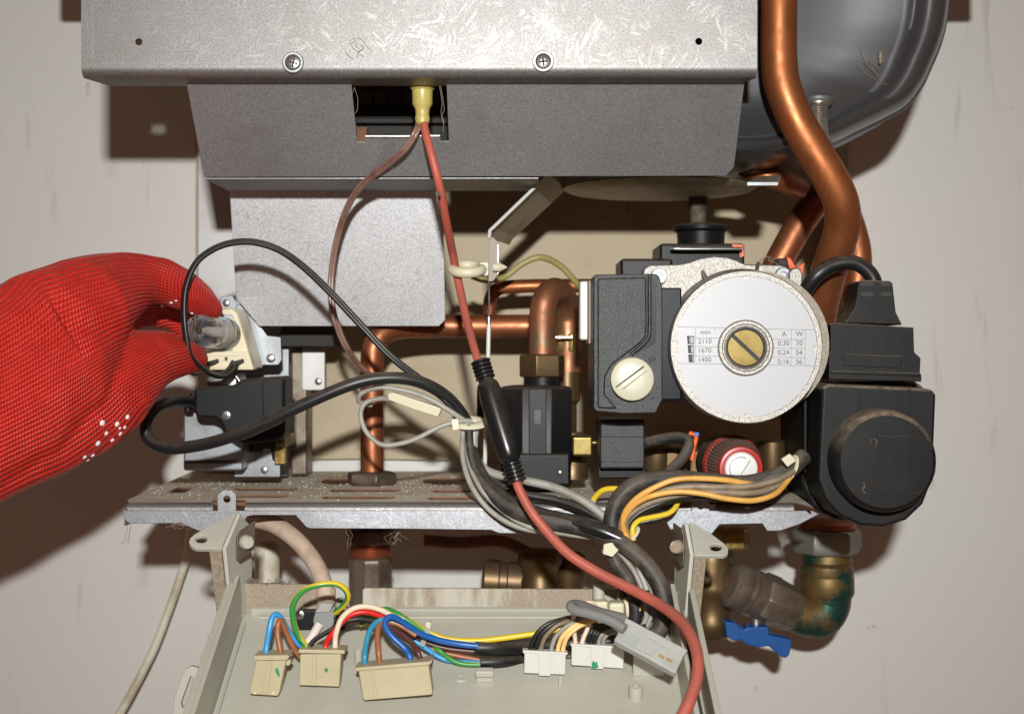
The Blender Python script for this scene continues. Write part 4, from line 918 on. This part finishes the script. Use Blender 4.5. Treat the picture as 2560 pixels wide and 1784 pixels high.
o = tube('olive_wire', [(1180, 690, .16), (1215, 700, .16), (1262, 692, .17), (1305, 660, .17), (1352, 643, .17), (1400, 664, .16), (1440, 705, .15), (1460, 730, .14)], 8, MAT['cable_olive'])
tag(o, 'yellowish grey wire arching behind the strip bracket', 'wire')
# ---------------------------------------------------------------- black leads of igniter and plug
o = tube('black_twin_wire', [(588, 906, .102), (576, 925, .096), (556, 938, .088), (526, 934, .074), (498, 914, .06), (474, 885, .052), (463, 830, .05), (459, 770, .05), (466, 710, .05), (492, 655, .05), (535, 622, .05), (585, 606, .05), (640, 606, .05), (700, 626, .05), (760, 668, .048), (830, 735, .046), (905, 815, .045), (980, 893, .046), (1060, 955, .05), (1120, 1005, .052), (1160, 1050, .055)], 6.2, MAT['cable_black'], None, 10, 8, twin=True)
tag(o, 'thin black twin wire looping up from the igniter in front of the glove', 'wire')
o = tube('black_wire', [(520, 908, .10), (505, 924, .09), (488, 934, .075), (474, 925, .06), (466, 880, .053)], 5, MAT['cable_black'], None, 10)
tag(o, 'short black wire from the left igniter terminal under the glove', 'wire')
o = tube('black_cable', [(492, 1004, .115), (455, 1002, .10), (420, 1006, .08), (385, 1024, .065), (364, 1062, .058), (374, 1100, .055), (420, 1120, .05), (500, 1112, .046), (580, 1090, .042), (660, 1057, .04), (760, 1010, .038), (860, 967, .038), (930, 948, .04), (1000, 945, .043), (1060, 958, .047), (1115, 990, .052), (1150, 1028, .056), (1170, 1065, .058), (1180, 1110, .056), (1192, 1160, .05), (1225, 1212, .04), (1290, 1262, .03), (1380, 1290, .024), (1460, 1306, .02), (1530, 1332, .018), (1560, 1352, .018)], 15.5, MAT['cable_black'], None, 16)
tag(o, 'thick black cable looping from the plug across to the cable bundle', 'cable')
# ---------------------------------------------------------------- wiring bundle in the middle
wb = thing('cable_bundle', P(1350, 1330, .02), 'bundle of grey and black cables running down from the cream tie to the tray', 'wiring')
def wb_(pts, r, m, nm='cable', sides=12): return tube(nm, pts, r, MAT[m], wb, sides)
wb_([(1180, 1052, .05), (1150, 1052, .048), (1100, 1066, .046), (1030, 1100, .045), (960, 1112, .045), (918, 1082, .045), (902, 1040, .045), (912, 1008, .047), (950, 996, .05), (985, 1000, .055)], 6.5, 'cable_grey')
wb_([(1172, 1058, .05), (1130, 1030, .046), (1080, 1000, .046), (1020, 978, .047), (950, 968, .048), (905, 982, .05), (898, 1004, .055), (930, 1012, .058)], 6.5, 'cable_grey')
slab('inline_connector', [P(972, 983, .056), P(985, 978, .056), P(1108, 1018, .054), P(1098, 1040, .054), P(1040, 1022, .056), P(975, 998, .056)], .006, MAT['nylon'], wb, .0008)
wb_([(1160, 1058, .056), (1156, 1110, .05), (1160, 1160, .045), (1182, 1220, .038), (1226, 1276, .034), (1290, 1315, .03), (1370, 1330, .028), (1460, 1338, .024), (1540, 1356, .018), (1590, 1400, .012), (1625, 1460, .008), (1632, 1520, .008), (1612, 1575, .008)], 7, 'cable_grey')
wb_([(1170, 1060, .053), (1168, 1115, .047), (1178, 1170, .041), (1208, 1228, .034), (1262, 1280, .03), (1330, 1318, .026), (1420, 1334, .022), (1510, 1352, .018), (1575, 1412, .01), (1606, 1476, .006), (1616, 1540, .006), (1590, 1590, .006)], 7, 'cable_grey')
wb_([(1190, 1062, .056), (1184, 1105, .055), (1194, 1150, .052), (1226, 1180, .048), (1300, 1198, .04), (1380, 1216, .035), (1450, 1246, .03), (1510, 1290, .025), (1545, 1330, .02)], 11, 'cable_grey')
wb_([(1176, 1066, .06), (1180, 1110, .058), (1200, 1165, .052), (1245, 1210, .045), (1310, 1235, .04), (1390, 1250, .036), (1460, 1275, .03), (1520, 1312, .024), (1560, 1345, .02)], 11, 'cable_black')
wb_([(1172, 1064, .05, 10), (1176, 1130, .045, 11), (1192, 1190, .04, 13), (1230, 1238, .034, 16), (1290, 1278, .028, 20), (1380, 1302, .02), (1470, 1320, .015), (1545, 1352, .01), (1605, 1398, .004), (1645, 1450, .0), (1662, 1510, -.002), (1652, 1565, -.002), (1618, 1610, -.002)], 22, 'cable_dusty')
wb_([(1335, 1286, .024), (1420, 1304, .018), (1500, 1326, .012), (1552, 1348, .01)], 21, 'black_shiny', sides=16)
wb_([(1520, 1360, .018), (1542, 1408, .016), (1572, 1452, .012), (1588, 1510, .01), (1585, 1560, .01), (1560, 1600, .01)], 17, 'cable_dusty')
wb_([(1542, 1372, .02), (1552, 1430, .018), (1560, 1490, .016), (1562, 1560, .014)], 10, 'cable_dusty')
wb_([(1552, 1380, .022), (1575, 1440, .02), (1570, 1480, .02), (1572, 1540, .016)], 6, 'cable_peach')
wb_([(1530, 1400, .025), (1548, 1450, .022), (1548, 1510, .02)], 7, 'cable_brown')
wb_([(1556, 1480, .018), (1568, 1512, .012), (1570, 1540, .012)], 6, 'cable_cream')
wb_([(1592, 1490, .012), (1598, 1516, .008), (1590, 1540, .008)], 6, 'cable_peach')
# ties
def tie(parent, cx, cy, Y, rx, ry, ang, head, m='nylon', rr=.0016):
    pts = []; c, s = math.cos(ang), math.sin(ang)
    for k in range(28):
        q = 2*math.pi*k/28; x, y = rx*math.cos(q), ry*math.sin(q)
        pts.append((P(cx+x*c-y*s, cy+x*s+y*c, Y)+Vector((0, -math.sin(q)*R(rx, Y)*.55, 0)), rr))
    bm = bmesh.new(); add_tube(bm, pts, 8, closed=True, flat=.5); o = finish('cable_tie', bm, MAT[m], parent, 50)
    slab('tie_head', [P(*q, Y-.006) for q in head], .004, MAT[m], o, .0006)
tie(wb, 1168, 1056, .055, 38, 9, .05, [(1128, 1048), (1146, 1044), (1150, 1072), (1132, 1076)], rr=.0038)
tie(wb, 1552, 1350, .016, 50, 12, -.62, [(1508, 1358), (1532, 1352), (1546, 1372), (1530, 1390), (1506, 1382)], rr=.0018)
# right-hand bunch
rb_ = thing('wire_bunch', P(1760, 1240, .02), 'bunch of yellow, brown and black wires in front of the red relief valve', 'wiring')
def rw_(pts, r, m, nm='wire', sides=10): return tube(nm, pts, r, MAT[m], rb_, sides)
rw_([(2010, 1140, .03), (1975, 1172, .024), (1935, 1192, .022), (1870, 1208, .026), (1800, 1206, .026), (1700, 1196, .024), (1640, 1198, .022), (1590, 1210, .02), (1552, 1240, .02), (1532, 1285, .02), (1532, 1330, .018), (1550, 1356, .018)], 22, 'cable_dusty', 'cable', 14)
rw_([(1972, 1188, .016), (1920, 1212, .012), (1880, 1210, .01), (1820, 1200, .006), (1750, 1195, .004), (1690, 1198, .004), (1640, 1216, .004), (1590, 1246, .006), (1562, 1282, .008), (1558, 1320, .01), (1580, 1370, .01)], 7.5, 'cable_yellow')
rw_([(1975, 1192, .016), (1940, 1232, .006), (1885, 1250, .002), (1820, 1246, 0), (1760, 1234, 0), (1700, 1228, .001), (1640, 1236, .003), (1590, 1258, .006), (1560, 1296, .008), (1562, 1330, .01), (1590, 1384, .01)], 7.5, 'cable_yellow')
rw_([(1985, 1178, .016), (1940, 1200, .01), (1880, 1214, .008), (1800, 1217, .006), (1720, 1216, .008), (1650, 1228, .01), (1590, 1258, .012), (1556, 1300, .012), (1556, 1340, .012)], 8.5, 'cable_brown')
rw_([(1980, 1186, .018), (1930, 1220, .012), (1870, 1232, .008), (1790, 1230, .006), (1710, 1234, .008), (1640, 1250, .01), (1590, 1274, .012), (1562, 1306, .012), (1572, 1350, .012)], 8.5, 'cable_brown')
rw_([(1978, 1190, .018), (1935, 1226, .012), (1870, 1240, .01), (1780, 1240, .01), (1700, 1244, .012), (1640, 1262, .014), (1595, 1284, .014), (1570, 1316, .014), (1584, 1356, .014)], 8, 'cable_black')
rw_([(1900, 1214, .014), (1830, 1210, .012), (1750, 1206, .010), (1690, 1208, .01), (1630, 1228, .012), (1580, 1262, .014)], 8, 'cable_black')
rw_([(1690, 1238, .03), (1693, 1260, .022), (1672, 1282, .018), (1630, 1292, .016), (1598, 1300, .014), (1582, 1320, .012), (1584, 1350, .012)], 7, 'cable_lemon')
rw_([(1478, 1262, .035), (1488, 1242, .034), (1510, 1224, .03), (1548, 1222, .026), (1580, 1236, .024)], 7.5, 'cable_lemon')
rw_([(1474, 1268, .036), (1484, 1248, .0345)], 10, 'cable_grey', 'ferrule')
tie(rb_, 1975, 1172, .02, 32, 9, -1.15, [(1950, 1146), (1972, 1132), (1988, 1150), (1966, 1166)])
# ---------------------------------------------------------------- mains cable and clamp in the tray
o = tube('mains_cable', [(632, 1296, .09), (662, 1302, .085), (700, 1318, .075), (748, 1356, .062), (788, 1408, .05), (808, 1455, .04), (814, 1500, .034), (812, 1535, .026)], 22, MAT['cable_mains'], None, 20)
tag(o, 'dusty pinkish-white mains cable dropping behind the left hinge arm into the clamp', 'cable')
cl = thing('cord_clamp', TP.hit(800, 1580), 'cord clamp with black base, two screws and grey jaw in the tray', 'clamp')
Yc = TP.hit(800, 1575).y
prism('base', FP(Yc), [(742, 1525), (862, 1528), (862, 1574), (742, 1576)], .008, MAT['black_plastic'], cl, bev=.0008)
for px, py in ((750, 1536), (843, 1541)): pan_screw(px, py, Yc-.0002, 13, MAT['steel'], cl, rot=1.0)
jw = prism('jaw', FP(Yc-.006), [(787, 1531), (822, 1530), (836, 1512), (836, 1550), (830, 1572), (818, 1600), (783, 1604), (786, 1566), (782, 1552)], .010, MAT['nylon_clear'], cl, bev=.001)
prism('jaw_top', FP(Yc-.0062), [(786, 1530), (804, 1506), (834, 1509), (822, 1530)], .006, MAT['nylon_clear'], cl, bev=.0006)
tube('inner_sheath', [(798, 1560, Yc-.008), (780, 1590, Yc-.012), (764, 1612, Yc-.014)], 11, MAT['sheath_white'], cl)
# ---------------------------------------------------------------- connectors lying in the tray
def conY(yb, t):
    k = (yb-892)/F; ta = math.tan(ANG); A_ = TO.z+ta*(t-TO.y); return -(k*D+A_)/(ta+k)
def W(parent, pts, r, m, Y, dy=(), nm='wire'):
    """wire: px points at depth Y; dy adds depth per point"""
    q = [(p[0], p[1], Y+(dy[i] if i < len(dy) else (dy[-1] if dy else 0))) for i, p in enumerate(pts)]
    return tube(nm, q, r, MAT[m], parent, 10, 7)
def ramp_dy(n, a, b): return [a+(b-a)*min(1, i/max(1, n-1)*1.3) for i in range(n)]
def connector(label, yb, t, body, flange, rib, m, cat='connector', marks=(), ft=.003):
    Y = conY(yb, t); c = thing('connector', P(sum(q[0] for q in body)/len(body), yb, Y), label, cat, 'connectors lying in the tray')
    hs = prism('housing', FP(Y), body, t, MAT[m], c, bev=.0006)
    prism('flange', FP(Y), flange, t+ft, MAT[m], c, h=ft*.6, bev=.0005)
    for r_ in rib: prism('key_rib', FP(Y), r_, .002, MAT[m], c, h=.0009, bev=.0003)
    for mk in marks: prism('green_mark', FP(Y), mk, .0002, MAT['marker_green'], hs, h=.00012 if not rib else .0001)
    return c, Y
c2, Y2 = connector('smallest cream connector, two-pin, with blue and brown wires', 1738, .012,
    [(640, 1650), (715, 1650), (697, 1735), (692, 1739), (626, 1734), (623, 1729)], [(634, 1638), (719, 1636), (724, 1641), (716, 1650), (634, 1650)], [[(669, 1651), (681, 1651), (668, 1734), (656, 1733)]], 'connector_cream',
    marks=[[(688, 1670), (694, 1668), (699, 1684), (700, 1692), (696, 1690), (690, 1680)]])
prism('latch', FP(Y2+.003), [(716, 1645), (726, 1650), (728, 1656), (722, 1664), (712, 1662)], .006, MAT['connector_cream'], c2, bev=.0006)
for px in (638, 683): flathe('pin_hole', px, 1731, Y2-.0001, [(3.2, 0), (3.2, .0003), (0, .0003)], MAT['cream_plastic'], c2, 10)
bl = [(664, 1642), (666, 1620), (673, 1577), (679, 1547), (690, 1535), (703, 1545), (723, 1580), (752, 1614), (775, 1628)]
W(c2, bl, 7.5, 'cable_light_blue', Y2+.007, [0, 0, .004, .006, .008, .01, .014, .016])
ru = [(703, 1642), (700, 1620), (694, 1584), (696, 1558), (703, 1551), (716, 1580), (734, 1618), (752, 1640), (775, 1648)]
W(c2, ru, 7.5, 'cable_rust', Y2+.007, [0, 0, .002, .003, .005, .008, .01, .012])
c4, Y4 = connector('cream four-pin connector with black, red and white wires beside the clamp', 1714, .012,
    [(750, 1634), (853, 1634), (848, 1716), (748, 1712)], [(746, 1622), (862, 1624), (862, 1634), (746, 1632)], [[(781, 1634), (792, 1634), (790, 1713), (779, 1713)]], 'connector_cream',
    marks=[ell(815.5, 1674, 4.5, 6, 10), ell(838, 1673.5, 1.6, 1.2, 6)])
dz = [0, 0, .004, .008, .012, .014, .016, .018]
W(c4, [(770, 1630), (774, 1614), (790, 1596), (822, 1577), (860, 1554), (895, 1547), (925, 1552), (950, 1562)], 6.5, 'cable_black', Y4+.006, dz)
W(c4, [(811, 1630), (814, 1614), (824, 1592), (848, 1563), (876, 1537), (914, 1529), (950, 1539), (975, 1552)], 7, 'cable_scarlet', Y4+.006, dz)
W(c4, [(838, 1630), (838, 1605), (841, 1580), (854, 1545), (882, 1521), (916, 1515), (953, 1524), (985, 1540), (1010, 1550)], 7, 'cable_cream', Y4+.006, dz)
c5, Y5 = connector('largest cream connector, five-pin, with teal, brown, blue and maroon wires', 1748, .013,
    [(896, 1676), (1071, 1658), (1082, 1732), (1077, 1736), (912, 1750), (908, 1746)], [(887, 1668), (1076, 1652), (1081, 1642), (1080, 1655), (1072, 1662), (890, 1677)], [[(924, 1674), (932, 1673), (945, 1746), (937, 1747)]], 'connector_cream')
for i in range(5):
    x = 915+i*34; y = 1661-i*2.9
    slab('pin_slot', [P(x, y+5, Y5+.0035), P(x+22, y+3.2, Y5+.0035), P(x+24, y, Y5+.0085), P(x+4, y+1.6, Y5+.0085)], .0002, MAT['cable_brown'], c5, 0)
dz = [0, 0, .004, .008, .012, .014, .014]
W(c5, [(911, 1668), (912, 1640), (915, 1612), (924, 1577), (940, 1556), (960, 1548), (985, 1556)], 7, 'cable_teal', Y5+.008, dz)
W(c5, [(949, 1664), (947, 1632), (944, 1600), (945, 1572), (955, 1557), (979, 1555), (1008, 1566), (1040, 1588)], 7, 'cable_rust', Y5+.008, dz)
W(c5, [(1028, 1658), (1024, 1640), (1012, 1620), (982, 1592), (964, 1566), (965, 1548), (981, 1541), (1008, 1555), (1046, 1581), (1096, 1599), (1150, 1609), (1195, 1614)], 8, 'cable_blue', Y5+.008, [0, 0, .002, .003, .005, .007, .009, .012, .015, .018, .02, .02])
W(c5, [(1052, 1654), (1046, 1632), (1034, 1612), (1008, 1587), (980, 1570), (962, 1560)], 7, 'cable_maroon', Y5+.008, dz)
# harness along the tray
th = thing('tray_harness', TP.hit(1300, 1665), 'coloured wires entering two black sleeves along the tray', 'wiring')
Yh = TP.hit(1250, 1655).y-.006
dzz = [.02, .02, .016, .012, .006, 0, 0]
W(th, [(767, 1626), (762, 1610), (746, 1588), (734, 1551), (733, 1511), (757, 1477), (799, 1461), (840, 1459), (864, 1474), (869, 1496), (853, 1518), (838, 1530)], 7.5, 'cable_earth', Y4+.006, [0, 0, 0, -.001, -.002, -.002, -.002, 0, .002, .006, .012, .016])
W(th, [(838, 1528), (856, 1530), (880, 1542), (920, 1543), (960, 1546), (1000, 1565), (1040, 1590)], 7, 'cable_earth', Yh+.004, dzz)
W(th, [(930, 1530), (965, 1523), (992, 1533), (1031, 1557), (1072, 1580), (1122, 1597), (1200, 1600), (1300, 1588), (1370, 1577), (1450, 1560)], 7.5, 'cable_earth', Yh, [.01, .008, .004, .002, 0])
W(th, [(900, 1560), (940, 1545), (975, 1540), (1010, 1552), (1050, 1578), (1100, 1598), (1150, 1612), (1195, 1620)], 6, 'cable_earth', Yh+.004, [.01, .008, .004, .002, 0])
W(th, [(965, 1562), (990, 1561), (1031, 1586), (1072, 1607), (1123, 1621), (1195, 1628)], 7.5, 'cable_maroon', Yh+.002, [.008, .004, 0])
W(th, [(970, 1566), (994, 1573), (1044, 1605), (1096, 1640), (1136, 1652), (1200, 1656)], 6.5, 'cable_light_blue', Yh+.002, [.008, .004, 0])
W(th, [(1040, 1605), (1066, 1617), (1123, 1634), (1205, 1650)], 6.5, 'cable_rust', Yh+.004, [.004, 0])
W(th, [(1080, 1612), (1097, 1624), (1122, 1644), (1154, 1658), (1205, 1661)], 6.5, 'cable_earth', Yh, [.004, 0])
tube('black_sleeve', [(1186, 1618, Yh), (1240, 1619, Yh+.002), (1310, 1617, Yh+.010), (1440, 1608, Yh+.017), (1560, 1596, Yh+.018), (1620, 1575, Yh+.018)], 19, MAT['cable_black'], th, 18)
tube('black_sleeve', [(1200, 1655, Yh), (1250, 1654, Yh+.002), (1310, 1651, Yh+.009), (1430, 1640, Yh+.013), (1560, 1625, Yh+.014)], 15, MAT['cable_black'], th, 18)
slab('cable_tie', [P(1048, 1612, Yh-.003), P(1060, 1618, Yh-.003), P(1078, 1570, Yh-.003), P(1066, 1566, Yh-.003)], .0012, MAT['nylon_clear'], th, .0004)
slab('tie_head', [P(1062, 1568, Yh-.004), P(1076, 1572, Yh-.004), P(1078, 1556, Yh-.004), P(1066, 1552, Yh-.004)], .003, MAT['nylon'], th, .0006)
# white connectors
ca, Ya = connector('white connector without ink, left of the green-marked white one', 1688, .006,
    [(1311, 1632), (1415, 1635), (1413, 1686), (1310, 1682)], [(1306, 1624), (1420, 1630), (1418, 1637), (1308, 1633)], [[(1347, 1632), (1377, 1633), (1376, 1689), (1347, 1688)]], 'connector_white', ft=.001)
for x in (1341, 1384): prism('latch_arm', FP(Ya), [(x-2, 1634), (x+2, 1634), (x+2, 1662), (x-2, 1662)], .001, MAT['connector_white'], ca, h=.0012)
cb, Yb = connector('white connector with a green ink mark under the clear plug', 1670, .006,
    [(1429, 1614), (1562, 1622), (1558, 1671), (1428, 1662)], [(1425, 1608), (1565, 1616), (1564, 1623), (1427, 1615)], [[(1478, 1616), (1511, 1618), (1508, 1672), (1478, 1670)]], 'connector_white',
    ft=.001)
prism('green_mark', FP(Yb), [(1480, 1655), (1484, 1650), (1488, 1656), (1492, 1651), (1494, 1660), (1496, 1668), (1486, 1670), (1479, 1669)], .0002, MAT['marker_green'], cb, h=.00105)
for x in (1473, 1516): prism('latch_arm', FP(Yb), [(x-2, 1618), (x+2, 1618), (x+2, 1645), (x-2, 1644)], .001, MAT['connector_white'], cb, h=.0012)
for i, (x, m) in enumerate(((1325, 'cable_black'), (1338, 'cable_black'), (1352, 'cable_brown'), (1378, 'cable_grey'), (1394, 'cable_peach'), (1407, 'cable_peach'))):
    s = i*7
    W(ca, [(x, 1632), (x+2, 1615), (x+12, 1590), (x+36, 1564+i*.8), (x+68-s*.3, 1550+i*1.5), (x+105-s, 1544+i*2), (x+150-s*2, 1552), (x+190-s*2, 1568)], 5.8, m, Ya+.003, [0, 0, -.002, -.002, 0, .006, .012, .016])
W(cb, [(1439, 1616), (1437, 1590), (1433, 1566), (1434, 1542), (1443, 1522), (1462, 1508), (1480, 1506), (1488, 1518), (1482, 1540), (1470, 1568), (1458, 1596), (1453, 1616)], 5.8, 'cable_cream', Yb+.003, [0, -.002, -.004, -.006, -.006, -.006, -.004, -.002, -.001, 0])
for i, (x, m) in enumerate(((1470, 'cable_black'), (1478, 'cable_black'), (1485, 'cable_black'), (1497, 'cable_grey'), (1508, 'cable_grey'))):
    W(cb, [(x, 1618), (x+1, 1600), (x+8, 1580+i*2), (x+26, 1564+i*4), (x+52, 1560+i*5), (x+85, 1572+i*4)], 5.2, m, Yb+.003, [0, 0, -.001, .002, .006, .01])
# clear in-line plug held up by its grey cable
ip = thing('clear_plug', P(1625, 1640, -.06), 'translucent in-line plug on a thick grey cable above the white connectors', 'plug')
pl = Pl(P(1625, 1610, -.065), (0, -.9, .43))
prism('housing', pl, [(1557, 1558), (1708, 1640), (1689, 1684), (1535, 1600)], .009, MAT['nylon_clear'], ip, bev=.0008)
prism('top_ridge', pl, [(1566, 1543), (1720, 1624), (1708, 1641), (1557, 1559)], .012, MAT['nylon_clear'], ip, h=-.002, bev=.0006)
for q in (0, 1):
    prism('contact', pl, [(1648+q*20, 1632+q*10), (1662+q*20, 1639+q*10), (1659+q*20, 1646+q*10), (1645+q*20, 1639+q*10)], .003, MAT['brass'], ip, h=.0004)
prism('latch', pl, [(1600, 1596), (1640, 1617), (1632, 1640), (1590, 1617)], .002, MAT['nylon_clear'], ip, h=.0012, bev=.0004)
tube('cable', [(1560, 1545, -.01), (1500, 1530, -.02), (1450, 1512, -.035), (1428, 1513, -.045), (1438, 1524, -.05), (1480, 1534, -.055), (1530, 1552, -.06), (1562, 1572, -.064)], 13, MAT['cable_grey_dark'], ip, 14)
nc = thing('nylon_clip', P(1530, 1555, .02), 'cream nylon cable clip beside the round guide post at the tray rear', 'clip')
box('clip_body', 1522, 1506, 1562, 1552, .0, .012, MAT['nylon'], nc, .002, 3)
box('clip_collar', 1478, 1502, 1522, 1530, .012, .022, MAT['nylon'], nc, .002, 3)
# ---------------------------------------------------------------- gloved hand
hd = thing('person', P(150, 1150, .0), 'hand in a red knitted work glove reaching in from the left to pinch the igniter', 'hand')
def chain(bm, pts, flat=.62, n=7):
    """overlapping ellipsoids along (px, py, Y, r px[, flat]) -> fused by the voxel remesh"""
    for i in range(len(pts)-1):
        a, b = pts[i], pts[i+1]
        for k in range(n+1 if i == len(pts)-2 else n):
            t_ = k/n; q = [a[j]+(b[j]-a[j])*t_ for j in range(4)]
            fl = (a[4] if len(a) > 4 else flat)*(1-t_)+(b[4] if len(b) > 4 else flat)*t_
            r = R(q[3], q[2])
            bmesh.ops.create_icosphere(bm, subdivisions=3, radius=1, matrix=Matrix.Translation(P(q[0], q[1], q[2]))@Matrix.Diagonal((r, r*fl, r, 1)))
bm = bmesh.new()
chain(bm, [(-420, 1150, -.075, 160, .8), (-260, 1070, -.068, 165, .75), (-120, 985, -.052, 168, .65), (0, 915, -.036, 163, .6), (100, 838, -.016, 162, .58), (185, 786, .004, 140, .58), (258, 738, .03, 106, .65), (312, 712, .046, 82, .8), (352, 700, .055, 67, .95), (402, 700, .064, 60, 1), (448, 722, .072, 54, 1), (492, 748, .078, 44, 1), (524, 772, .083, 32, 1)])
chain(bm, [(-420, 1250, -.075, 160, .8), (-260, 1190, -.066, 160, .75), (-120, 1135, -.052, 156, .65), (0, 1086, -.038, 152, .6), (100, 1042, -.02, 156, .6), (185, 1002, -.002, 152, .6), (246, 972, .012, 140, .62), (304, 938, .024, 110, .7), (360, 905, .037, 82, .85), (410, 892, .05, 66, 1), (455, 892, .062, 50, 1), (484, 897, .069, 38, 1)])
chain(bm, [(-420, 1200, -.08, 190, .8), (-260, 1130, -.072, 195, .7), (-120, 1060, -.056, 198, .62), (0, 1000, -.04, 196, .56), (90, 935, -.022, 186, .52), (150, 890, -.006, 150, .55), (200, 862, .006, 112, .6), (240, 852, .014, 80, .7)])
chain(bm, [(290, 790, .10, 50, .8), (370, 775, .125, 42, 1), (440, 785, .138, 40, 1), (476, 835, .138, 34, 1)])
me = bpy.data.meshes.new('glove_raw'); bm.to_mesh(me); bm.free()
tmp = bpy.data.objects.new('glove_raw', me); COL.objects.link(tmp)
m_ = tmp.modifiers.new('r', 'REMESH'); m_.mode = 'VOXEL'; m_.voxel_size = .0013
m_ = tmp.modifiers.new('s', 'SMOOTH'); m_.factor = .6; m_.iterations = 14
dg = bpy.context.evaluated_depsgraph_get(); gm = bpy.data.meshes.new_from_object(tmp.evaluated_get(dg))
bpy.data.objects.remove(tmp); bpy.data.meshes.remove(me); gm.name = 'glove'
# knit direction: ribs run between the upper edge, the pinch line and the lower edge of the hand
CT = [(-420, 1000), (-200, 880), (0, 755), (75, 683), (140, 662), (210, 643), (310, 628), (400, 640), (480, 690), (545, 750), (580, 805)]
CM = [(-420, 1200), (-200, 1110), (0, 1010), (150, 930), (260, 872), (330, 838), (400, 802), (470, 802), (570, 840)]
CB = [(-420, 1400), (-200, 1320), (0, 1240), (100, 1196), (200, 1148), (300, 1070), (350, 1015), (395, 985), (440, 960), (480, 940), (520, 912), (580, 880)]
V = np.empty(len(gm.vertices)*3, dtype=np.float32); gm.vertices.foreach_get('co', V); V = V.reshape(-1, 3).astype(float)
PX = np.stack((1280+V[:, 0]*F/(D+V[:, 1]), 892-V[:, 2]*F/(D+V[:, 1])), 1)
def curve(C):
    return np.array([(p.x, p.y) for p, r in smooth_path([(Vector((x, y, 0)), 1) for x, y in C], 8)])
def dist(C):
    A = C[:-1]; AB = C[1:]-A; ln = np.linalg.norm(AB, axis=1); cum = np.concatenate(([0], np.cumsum(ln)))
    best = np.full(len(PX), 1e9); U = np.zeros(len(PX)); O = np.zeros(len(PX))
    for i in range(len(A)):
        t_ = np.clip((PX-A[i])@AB[i]/ln[i]**2, 0, 1); Q = A[i]+t_[:, None]*AB[i]; d = np.linalg.norm(PX-Q, axis=1); k = d < best
        o_ = (PX[:, 0]-A[i][0])*AB[i][1]-(PX[:, 1]-A[i][1])*AB[i][0]
        best = np.where(k, d, best); U = np.where(k, cum[i]+t_*ln[i], U); O = np.where(k, o_, O)
    return best, U, O
dT, uT, _ = dist(curve(CT)); dM, uM, oM = dist(curve(CM)); dB, uB, _ = dist(curve(CB))
up_ = oM > 0
fr_ = np.where(up_, dM/(dM+dT+1e-6), -dM/(dM+dB+1e-6))
kn_ = np.zeros((len(V), 3), dtype=np.float32)
kn_[:, 0] = np.where(up_, uM*(1-fr_)+uT*fr_, uM*(1+fr_)-uB*fr_)*.00024
kn_[:, 1] = fr_*.0033*19
# soft folds in the cloth
NRM = [v.normal.copy() for v in gm.vertices]; CO = [v.co.copy() for v in gm.vertices]; new = np.empty((len(V), 3), dtype=np.float32)
for i in range(len(CO)):
    uu, vv = float(kn_[i, 0]), float(kn_[i, 1]); am = .0019 if uu < .11 else .0014
    f = noise.noise(Vector((uu*18, vv*58, .3)))+.5*noise.noise(Vector((uu*55, vv*42, 2.7)))
    new[i] = CO[i]+NRM[i]*f*am
gm.vertices.foreach_set('co', new.ravel()); gm.update()
vals = kn_.ravel()
at = gm.attributes.new('knit', 'FLOAT_VECTOR', 'POINT'); at.data.foreach_set('vector', vals)
bvh = BVHTree.FromPolygons([v.co.copy() for v in gm.vertices], [tuple(p.vertices) for p in gm.polygons])
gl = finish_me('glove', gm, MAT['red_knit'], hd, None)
def on_glove(px, py):
    o_ = Vector((0, -D, 0)); d = (P(px, py, 0)-o_).normalized(); r = bvh.ray_cast(o_, d); return (r[0], r[1]) if r[0] else (None, None)
for px, py, r in ((256, 1057, 6.5), (293, 1060, 6), (319, 1042, 5.5), (266, 1083, 5), (245, 1108, 6.5), (281, 1100, 5), (301, 1084, 5), (232, 1138, 5), (212, 1142, 5), (312, 1068, 4.5), (300, 1070, 3.5), (220, 1150, 4), (428, 757, 4), (440, 752, 3), (480, 783, 4), (405, 765, 3.5)):
    p, nn = on_glove(px, py)
    if p is None: continue
    rr_ = R(r*1.25, p.y)
    lathe('rubber_dot', p-nn*.0003, nn, [(rr_*1.0, 0), (rr_*.95, rr_*.3), (rr_*.6, rr_*.6), (0, rr_*.7)], MAT['rubber_white'], gl, 10, ang=None)
bpy.context.view_layer.update()
